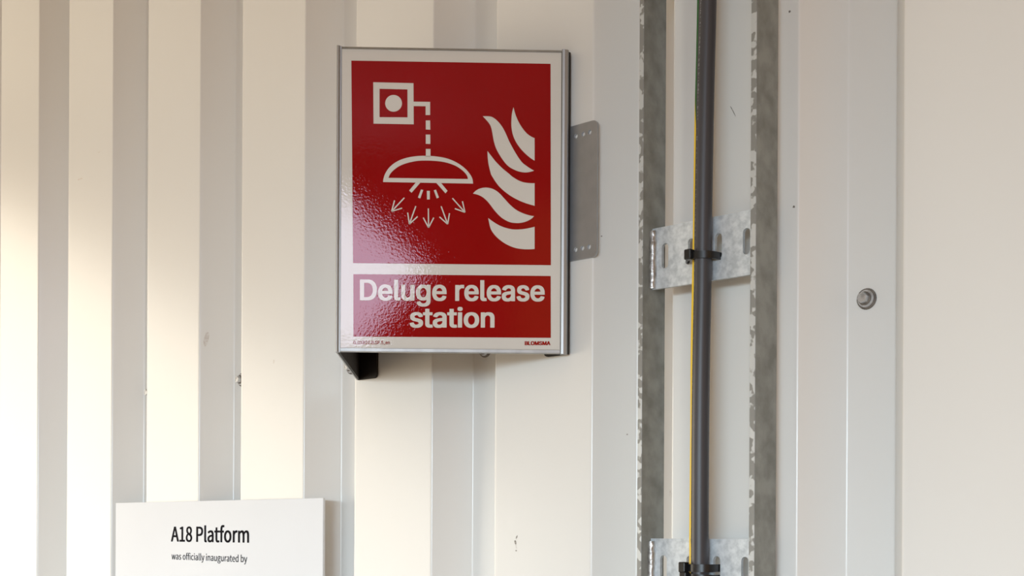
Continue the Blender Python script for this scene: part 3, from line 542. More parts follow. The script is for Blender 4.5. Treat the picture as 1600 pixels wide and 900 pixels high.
  'G.0XB20.B.SP.5_en': ["7888,1014 7945,1010 7999,1000 8073,968 8104,950 8138,924 8176,881 8203,835 8219,776 8221,726 8207,720 8068,721 8061,728 8049,773 8028,806 7997,835 7959,856 7907,871 7849,874 7802,867 7766,856 7737,840 7701,809 7681,776 7670,735 7672,706 7683,680 7708,649 7752,619 7811,595 7949,557 8035,528 8085,506 8138,474 8188,426 8218,378 8234,328 8239,261 8233,209 8213,147 8195,114 8165,76 8118,37 8066,7 8002,-16 7942,-28 7904,-30 7804,-28 7780,-28 7726,-18 7661,4 7616,28 7573,60 7533,106 7505,154 7489,204 7482,254 7483,273 7497,279 7642,277 7649,268 7654,242 7667,206 7684,180 7707,158 7730,143 7764,128 7838,110 7871,110 7923,118 7971,132 7999,146 8034,173 8064,216 8074,245 8077,276 8066,314 8053,335 8033,355 7985,384 7911,411 7773,449 7697,475 7630,509 7601,530 7573,553 7536,602 7515,654 7508,711 7508,740 7513,785 7518,804 7529,835 7545,866 7583,912 7628,950 7680,980 7738,1000 7814,1012", "5392,1014 5454,1007 5495,995 5522,985 5573,954 5629,902 5664,849 5700,773 5722,695 5736,592 5739,445 5736,392 5724,304 5700,214 5669,142 5629,85 5580,36 5518,-1 5442,-23 5385,-28 5357,-27 5290,-20 5230,-1 5209,11 5168,36 5123,79 5080,140 5051,206 5025,302 5013,380 5008,518 5013,604 5022,668 5049,773 5080,845 5120,902 5168,949 5233,988 5295,1007 5361,1015", "4511,1014 4564,1010 4618,996 4661,977 4697,955 4745,914 4775,873 4796,830 4802,811 4810,783 4815,728 4812,678 4805,640 4784,585 4755,530 4728,494 4645,393 4410,149 4393,128 4402,124 4821,123 4829,114 4829,-5 4823,-12 4814,-14 4218,-14 4173,-14 4162,-8 4161,102 4526,489 4581,554 4615,599 4639,642 4650,671 4658,718 4647,773 4636,799 4618,822 4595,843 4573,857 4516,874 4485,877 4433,867 4407,856 4377,835 4359,814 4341,785 4331,761 4325,735 4322,697 4311,689 4180,689 4168,692 4165,702 4167,759 4180,814 4205,868 4234,909 4273,946 4314,974 4366,996 4421,1010 4476,1015", "1828,1014 1895,1007 1957,987 1999,962 2031,937 2066,903 2102,849 2135,778 2160,690 2174,590 2177,447 2174,395 2162,304 2138,214 2107,142 2067,85 2018,36 1957,-1 1880,-23 1823,-28 1796,-27 1745,-23 1718,-18 1666,0 1623,25 1609,34 1561,79 1518,140 1487,209 1463,295 1451,380 1446,521 1451,604 1463,685 1485,766 1518,845 1558,902 1608,952 1671,988 1733,1007 1799,1015", "535,1014 621,1005 673,990 711,975 757,951 809,912 834,890 862,856 904,790 927,733 936,695 936,676 933,666 923,663 776,664 769,671 756,706 733,749 695,797 674,816 640,838 595,857 533,869 468,864 416,850 366,823 328,793 292,752 257,690 237,635 222,561 220,514 222,426 237,352 261,290 292,237 333,191 370,161 418,137 471,123 549,120 611,132 649,150 690,177 717,204 749,249 768,292 781,347 781,366 779,371 773,372 542,372 528,378 527,499 535,509 940,508 946,499 946,385 938,299 920,226 894,168 853,111 799,60 745,24 678,-5 604,-23 511,-28 426,-21 352,-2 273,37 215,80 157,144 114,214 83,295 63,390 58,514 63,597 85,697 117,778 154,840 191,883 216,907 271,950 349,987 421,1007 499,1015", "10240,1000 10247,995 10248,987 10248,873 10240,863 9832,861 9827,840 9804,628 9809,625 9847,643 9885,654 9921,660 10007,660 10052,653 10099,638 10142,616 10179,590 10231,535 10257,495 10285,418 10296,354 10296,290 10293,254 10276,185 10254,137 10226,97 10180,49 10133,17 10078,-8 10018,-23 9959,-28 9878,-23 9830,-13 9799,-1 9771,12 9728,39 9691,71 9664,104 9638,149 9632,168 9622,197 9615,245 9615,259 9618,264 9630,267 9766,267 9776,261 9782,230 9797,197 9818,167 9842,147 9871,130 9916,116 9935,112 9980,116 10009,123 10038,137 10064,156 10088,180 10111,214 10121,237 10134,290 10134,342 10123,385 10108,421 10088,449 10066,474 10033,497 10007,509 9949,522 9895,517 9842,501 9809,484 9785,466 9776,463 9642,475 9633,480 9632,514 9688,995 9702,1001", "8788,1000 8838,995 8883,985 8947,961 8999,926 9038,887 9070,837 9089,787 9100,742 9105,661 9100,604 9088,556 9065,502 9036,459 8985,411 8954,390 8904,368 8833,351 8773,346 8556,345 8553,337 8553,142 8553,-1 8550,-10 8538,-14 8407,-14 8397,-12 8392,-5 8392,992 8397,999 8407,1001", "6688,1000 6721,998 6768,988 6833,964 6876,936 6907,905 6933,871 6942,854 6954,823 6964,785 6970,733 6967,678 6959,642 6946,611 6921,574 6900,554 6847,521 6844,516 6895,490 6923,469 6949,443 6964,423 6980,397 6995,361 7005,314 7008,271 7005,216 6993,164 6972,118 6940,77 6899,44 6845,16 6792,-2 6738,-11 6718,-11 6690,-14 6290,-14 6278,-10 6274,-1 6276,994 6290,1001", "3680,1000 3714,998 3761,988 3826,964 3868,936 3899,908 3926,871 3942,840 3957,787 3962,737 3960,676 3952,640 3937,606 3921,582 3895,556 3873,539 3839,521 3837,516 3895,485 3917,468 3950,435 3970,404 3986,366 3998,316 4001,283 3998,211 3985,164 3966,121 3939,83 3899,49 3852,21 3799,1 3714,-11 3683,-14 3285,-14 3273,-10 3270,-1 3271,994 3285,1001", "3126,1000 3134,992 3131,971 2828,535 2812,509 3149,15 3153,6 3152,-8 3138,-14 2988,-14 2973,-9 2806,230 2711,374 2706,371 2624,242 2448,-8 2435,-14 2318,-14 2273,-12 2267,-3 2270,14 2602,487 2613,506 2295,969 2291,978 2292,995 2307,1001 2457,1001 2471,996 2633,761 2708,640 2714,637 2806,780 2957,995 2971,1001", "5396,873 5340,872 5302,857 5269,833 5240,799 5214,756 5192,695 5177,633 5167,547 5167,440 5177,354 5192,292 5213,235 5240,187 5273,151 5302,130 5338,116 5354,114 5385,112 5407,115 5442,129 5478,153 5507,185 5535,233 5557,292 5572,356 5581,445 5581,542 5572,630 5557,695 5536,752 5509,800 5476,836 5442,858", "1832,873 1778,872 1740,857 1707,833 1678,799 1650,752 1630,699 1615,637 1605,564 1603,473 1613,364 1629,290 1649,237 1678,187 1711,151 1740,130 1776,116 1792,114 1823,112 1845,115 1880,129 1916,153 1945,185 1973,233 1993,285 2010,356 2017,423 2020,511 2010,630 1995,695 1974,752 1945,802 1916,834 1880,858 1847,871", "8755,861 8561,862 8556,861 8553,854 8554,487 8561,484 8738,484 8778,487 8823,497 8857,512 8878,527 8900,549 8920,580 8933,616 8941,654 8941,695 8933,733 8920,768 8899,800 8880,819 8852,839 8816,852 8780,860", "6636,861 6447,862 6442,861 6439,856 6440,571 6447,567 6609,567 6661,570 6692,577 6745,601 6770,623 6785,642 6797,666 6808,702 6804,754 6790,790 6766,821 6735,841 6699,854", "3632,861 3440,862 3435,861 3432,856 3432,571 3440,567 3602,567 3654,570 3688,578 3743,604 3780,645 3794,676 3803,716 3800,747 3787,783 3779,797 3757,823 3723,844 3685,856", "12268,759 12295,757 12352,743 12392,725 12414,710 12457,668 12480,630 12497,587 12507,537 12513,476 12513,-1 12509,-10 12497,-14 12371,-14 12361,-12 12356,-5 12355,447 12350,502 12336,542 12326,559 12309,581 12280,604 12245,619 12218,622 12185,622 12154,614 12126,602 12097,581 12082,566 12057,523 12047,490 12041,456 12039,423 12039,-1 12035,-10 12023,-14 11897,-14 11888,-12 11882,-5 11882,742 11885,747 11895,750 12028,750 12036,742 12036,687 12040,681 12078,714 12130,741 12192,757", "11445,759 11511,750 11583,722 11638,686 11657,669 11688,633 11708,599 11727,559 11746,497 11755,416 11755,323 11749,317 11740,315 11230,315 11225,311 11225,302 11234,256 11248,221 11277,173 11311,142 11357,118 11411,105 11466,108 11495,116 11521,128 11553,152 11574,180 11590,211 11599,219 11621,219 11707,198 11740,187 11743,180 11743,166 11730,130 11714,102 11683,64 11652,37 11616,13 11576,-6 11516,-23 11452,-30 11407,-30 11347,-25 11290,-10 11226,21 11182,54 11148,90 11132,111 11102,164 11082,216 11068,287 11065,397 11068,437 11080,502 11110,580 11135,624 11166,660 11226,711 11280,738 11342,755 11395,760", "11439,623 11397,624 11378,621 11345,611 11316,595 11268,549 11247,514 11234,480 11227,452 11228,446 11233,444 11378,443 11585,443 11592,447 11588,473 11575,511 11538,571 11507,599 11480,612", "6660,433 6447,434 6442,433 6439,428 6440,128 6447,124 6623,124 6709,129 6766,146 6802,168 6824,195 6843,233 6846,252 6846,285 6835,321 6821,349 6797,379 6757,409 6730,421 6688,431", "3655,433 3440,434 3435,433 3432,428 3432,128 3440,124 3616,124 3707,130 3757,144 3792,166 3821,199 3835,233 3841,266 3830,318 3814,349 3786,383 3749,409 3723,421 3680,431", "9366,181 9402,169 9421,153 9433,137 9444,114 9448,92 9446,49 9437,28 9427,14 9399,-10 9376,-20 9357,-23 9316,-21 9304,-20 9278,-8 9258,9 9244,26 9235,47 9232,66 9235,111 9248,140 9260,154 9278,168 9316,181", "7273,181 7309,169 7328,153 7343,135 7352,111 7355,90 7353,49 7344,28 7334,14 7307,-10 7283,-20 7264,-23 7223,-21 7211,-20 7185,-8 7167,6 7151,26 7144,45 7139,73 7144,114 7156,140 7186,168 7223,181", "6026,181 6059,169 6083,148 6095,133 6105,97 6102,45 6095,28 6081,9 6059,-8 6038,-19 6016,-23 5973,-21 5957,-18 5933,-6 5918,6 5901,28 5894,45 5891,64 5894,114 5902,133 5913,147 5942,171 5973,181", "1218,181 1238,176 1257,166 1272,154 1288,135 1297,114 1300,97 1301,64 1297,47 1289,28 1276,8 1252,-10 1233,-19 1211,-23 1168,-21 1157,-20 1135,-11 1115,4 1099,23 1087,52 1084,83 1087,109 1103,142 1113,154 1135,170 1168,181", "11028,14 11036,4 11036,-110 11035,-117 11026,-123 10388,-122 10379,-113 10379,2 10381,9 10390,14"],
  'BLOMSMA': ["4429,1037 4484,1030 4541,1015 4579,1000 4636,968 4667,945 4688,923 4728,868 4748,820 4759,768 4759,720 4754,708 4743,700 4722,695 4505,695 4486,699 4471,710 4462,748 4454,768 4431,799 4407,818 4381,832 4355,842 4334,846 4305,839 4281,829 4257,814 4230,787 4215,760 4207,732 4213,703 4221,689 4246,662 4293,634 4346,613 4486,575 4581,542 4646,508 4694,472 4711,456 4739,418 4765,358 4773,315 4773,225 4768,194 4749,134 4727,94 4708,70 4662,27 4631,5 4591,-15 4527,-38 4448,-53 4255,-55 4207,-50 4124,-33 4074,-15 4024,12 3998,31 3969,57 3948,84 3924,122 3905,165 3895,203 3890,241 3890,277 3894,289 3905,297 3927,302 4148,302 4167,298 4177,293 4183,284 4196,232 4221,194 4253,167 4272,156 4298,146 4334,138 4362,143 4391,154 4444,189 4470,222 4478,241 4485,272 4480,291 4465,318 4455,328 4405,362 4334,389 4196,427 4124,451 4050,486 3988,532 3953,575 3934,610 3924,644 3916,703 3919,782 3927,816 3940,853 3966,898 4017,952 4086,996 4146,1018 4229,1035 4257,1038", "2241,1037 2277,1035 2348,1020 2403,1001 2448,979 2516,932 2557,890 2589,851 2628,784 2653,722 2670,660 2682,589 2685,544 2682,396 2665,306 2651,258 2626,198 2594,141 2566,106 2506,46 2457,12 2415,-10 2331,-38 2279,-48 2243,-50 2084,-50 2048,-48 1977,-33 1922,-14 1886,4 1846,29 1799,65 1771,94 1729,151 1696,208 1674,260 1652,344 1644,396 1640,477 1642,558 1652,641 1669,710 1683,748 1703,794 1731,839 1766,887 1809,929 1860,968 1931,1004 1979,1020 2038,1033 2093,1038", "6574,1025 6598,1015 6608,994 6965,20 6965,-16 6961,-25 6953,-33 6929,-38 6703,-38 6681,-34 6672,-27 6664,-13 6574,236 6329,238 6322,236 6318,229 6234,-13 6227,-27 6217,-34 6196,-38 5969,-38 5941,-31 5912,-38 5696,-38 5679,-35 5665,-27 5659,-13 5659,332 5655,344 5512,-18 5505,-28 5493,-34 5474,-38 5274,-38 5255,-34 5243,-28 5233,-11 5088,350 5085,339 5085,-11 5078,-28 5067,-34 5048,-38 4836,-38 4815,-34 4805,-27 4799,-16 4799,75 4799,998 4804,1013 4812,1020 4836,1026 5105,1026 5127,1021 5138,1013 5357,456 5372,419 5377,415 5610,1013 5622,1021 5643,1026 5912,1026 5941,1017 5947,1008 5949,998 5949,94 5950,82 5953,79 6294,1013 6305,1021 6324,1026", "3836,1025 3857,1017 3864,1008 3866,998 3866,-11 3860,-27 3850,-34 3831,-38 3612,-38 3591,-34 3580,-25 3575,-11 3575,334 3572,348 3429,-11 3420,-28 3407,-34 3388,-38 3188,-38 3165,-33 3151,-18 3003,351 2999,339 2999,-16 2991,-29 2977,-36 2907,-38 2746,-38 2723,-30 2714,-16 2713,998 2719,1015 2729,1021 2748,1026 3019,1026 3041,1021 3053,1013 3279,439 3291,415 3305,446 3512,984 3527,1015 3536,1021 3557,1026", "1179,1025 1200,1017 1209,1001 1209,153 1217,150 1634,150 1657,142 1668,127 1668,-13 1665,-24 1657,-31 1631,-38 1405,-38 950,-38 927,-31 916,-16 916,1003 927,1019 950,1026", "531,1025 572,1023 617,1015 669,1001 710,985 777,938 816,887 833,851 846,815 854,763 854,679 849,648 833,603 815,572 784,538 761,520 764,515 805,488 827,465 858,422 873,391 886,348 892,318 892,222 883,172 871,137 853,101 816,53 772,20 738,2 705,-11 641,-29 591,-36 486,-38 67,-38 46,-33 34,-21 33,1001 42,1018 67,1026", "2173,839 2157,840 2136,835 2107,824 2077,807 2050,788 2022,759 1991,720 1970,682 1950,627 1938,575 1930,501 1933,446 1940,394 1957,337 1972,301 1990,268 2015,235 2064,189 2112,161 2153,148 2165,146 2186,151 2250,179 2286,207 2332,260 2356,301 2374,348 2387,396 2397,494 2389,575 2374,639 2359,677 2339,715 2310,754 2265,796 2217,825", "430,837 331,838 324,834 323,598 326,594 331,593 427,593 453,596 469,601 503,617 537,648 555,677 565,715 566,727 556,760 547,777 522,807 507,817 479,830", "6448,591 6442,587 6388,429 6393,424 6443,423 6500,424 6507,427", "456,408 331,409 324,406 323,158 324,153 331,150 467,151 531,166 560,183 592,225 601,248 603,270 588,322 553,366 529,385 503,398"],
  'A18 Platform': ["5053,1014 5098,1010 5153,995 5164,988 5166,973 5138,880 5129,877 5088,877 5048,891 5022,888 4992,864 4976,821 4970,771 4971,690 4979,686 5107,684 5113,673 5113,580 5111,571 5103,565 4979,565 4973,564 4971,559 4968,-8 4957,-14 4812,-14 4803,-12 4798,-5 4796,559 4791,565 4717,565 4707,569 4704,578 4704,666 4707,675 4715,679 4791,684 4796,688 4797,795 4807,871 4848,953 4915,1000 5000,1015", "3431,997 3437,992 3440,983 3440,133 3443,111 3452,97 3460,94 3486,93 3495,85 3511,-8 3509,-15 3500,-21 3455,-30 3388,-30 3353,-23 3331,-18 3293,14 3271,61 3266,111 3266,985 3269,994 3279,998", "1817,933 1912,916 1991,868 2047,785 2066,680 2053,607 2022,540 1982,488 1956,461 1998,429 2043,384 2052,371 2084,307 2096,230 2097,211 2075,119 2015,40 1917,-13 1807,-30 1745,-28 1645,-13 1545,41 1484,121 1461,228 1478,316 1514,388 1571,447 1611,476 1614,480 1576,515 1545,554 1517,614 1507,676 1506,699 1527,795 1579,867 1657,914 1755,934", "2822,919 2941,907 3048,863 3061,854 3123,780 3129,766 3151,649 3151,628 3139,566 3129,516 3123,502 3060,420 2960,369 2943,363 2810,346 2671,345 2668,338 2668,140 2668,2 2664,-10 2653,-14 2505,-14 2496,-10 2492,-3 2492,909 2498,918 2507,920", "1198,919 1204,914 1206,904 1206,114 1209,109 1215,108 1381,106 1387,95 1386,-5 1381,-12 1372,-14 855,-14 836,-13 828,-3 828,95 834,106 1022,108 1029,111 1030,116 1030,749 1027,754 1022,755 874,758 868,769 869,847 879,857 941,871 984,884 1065,919", "462,919 470,909 754,76 774,14 775,-3 771,-10 762,-14 607,-14 596,-10 507,261 286,263 241,262 234,257 147,-10 136,-14 -16,-13 -26,-5 -26,9 280,914 293,920", "4498,873 4504,869 4506,861 4507,689 4515,686 4676,686 4685,683 4689,676 4689,578 4684,567 4515,565 4509,564 4506,559 4506,202 4512,154 4528,121 4548,104 4562,97 4588,94 4634,108 4681,106 4686,99 4708,19 4708,4 4703,-4 4631,-24 4591,-30 4529,-30 4445,-16 4429,-8 4376,33 4340,111 4330,204 4329,561 4322,565 4241,565 4234,569 4230,576 4230,664 4234,675 4241,679 4265,682 4331,684 4338,688 4349,861 4353,870 4365,874", "1787,816 1753,811 1707,782 1681,742 1672,690 1685,633 1695,619 1731,578 1800,535 1831,523 1855,545 1884,589 1898,628 1904,661 1904,683 1895,730 1870,773 1824,808", "2766,797 2676,798 2669,795 2669,471 2676,467 2745,467 2838,477 2861,483 2922,511 2962,566 2975,640 2962,711 2931,751 2913,766 2848,791", "7191,702 7276,684 7334,641 7346,628 7384,545 7397,426 7397,2 7393,-10 7381,-14 7236,-14 7226,-12 7221,-5 7220,414 7215,473 7212,488 7193,533 7157,564 7134,570 7115,569 7079,554 7031,519 6990,476 6990,2 6984,-12 6831,-14 6818,-8 6816,323 6816,399 6808,476 6790,526 6780,540 6748,565 6726,570 6710,569 6669,552 6622,517 6587,480 6585,473 6584,-5 6579,-12 6569,-14 6424,-14 6413,-10 6409,2 6409,671 6412,682 6424,686 6555,685 6562,678 6566,645 6572,638 6619,670 6676,695 6726,703 6786,703 6843,695 6900,668 6953,614 7017,664 7076,693 7136,703", "6303,702 6338,694 6353,687 6358,678 6356,652 6336,569 6326,563 6286,563 6245,569 6219,563 6193,547 6179,536 6143,497 6105,426 6102,-8 6088,-14 5938,-13 5930,-8 5928,2 5930,680 5943,686 6074,685 6081,678 6085,647 6091,634 6124,664 6176,693 6231,703", "5500,702 5615,677 5717,607 5786,492 5811,349 5811,321 5786,178 5715,63 5610,-8 5498,-30 5442,-29 5329,-7 5224,66 5155,180 5130,323 5130,345 5155,492 5226,608 5331,679 5443,703", "3929,702 4026,683 4053,665 4105,621 4147,533 4161,421 4159,-8 4148,-14 4017,-13 4007,-5 4003,19 3998,28 3943,-2 3884,-23 3829,-30 3779,-30 3700,-17 3638,18 3629,28 3591,83 3578,147 3576,183 3599,276 3607,289 3672,350 3686,358 3807,407 3979,437 3984,442 3979,483 3961,528 3919,566 3874,577 3848,574 3788,556 3705,511 3655,511 3646,516 3607,588 3604,597 3606,611 3655,642 3722,673 3781,690 3867,703", "373,697 368,692 275,388 276,383 281,382 372,382 462,382 468,383 470,388", "5482,571 5465,572 5419,561 5361,511 5321,433 5309,338 5321,240 5359,161 5417,111 5462,100 5476,99 5524,111 5584,161 5620,235 5634,335 5620,433 5584,509 5526,559", "1733,409 1723,409 1690,380 1659,342 1638,299 1633,285 1626,238 1638,180 1676,127 1724,100 1738,94 1784,86 1815,91 1836,97 1879,122 1915,169 1925,219 1910,283 1894,307 1857,345 1784,388", "3985,323 3974,324 3891,308 3810,276 3784,253 3760,228 3747,180 3755,142 3773,119 3781,110 3810,96 3824,94 3857,96 3907,116 3939,135 3984,171 3987,180"],
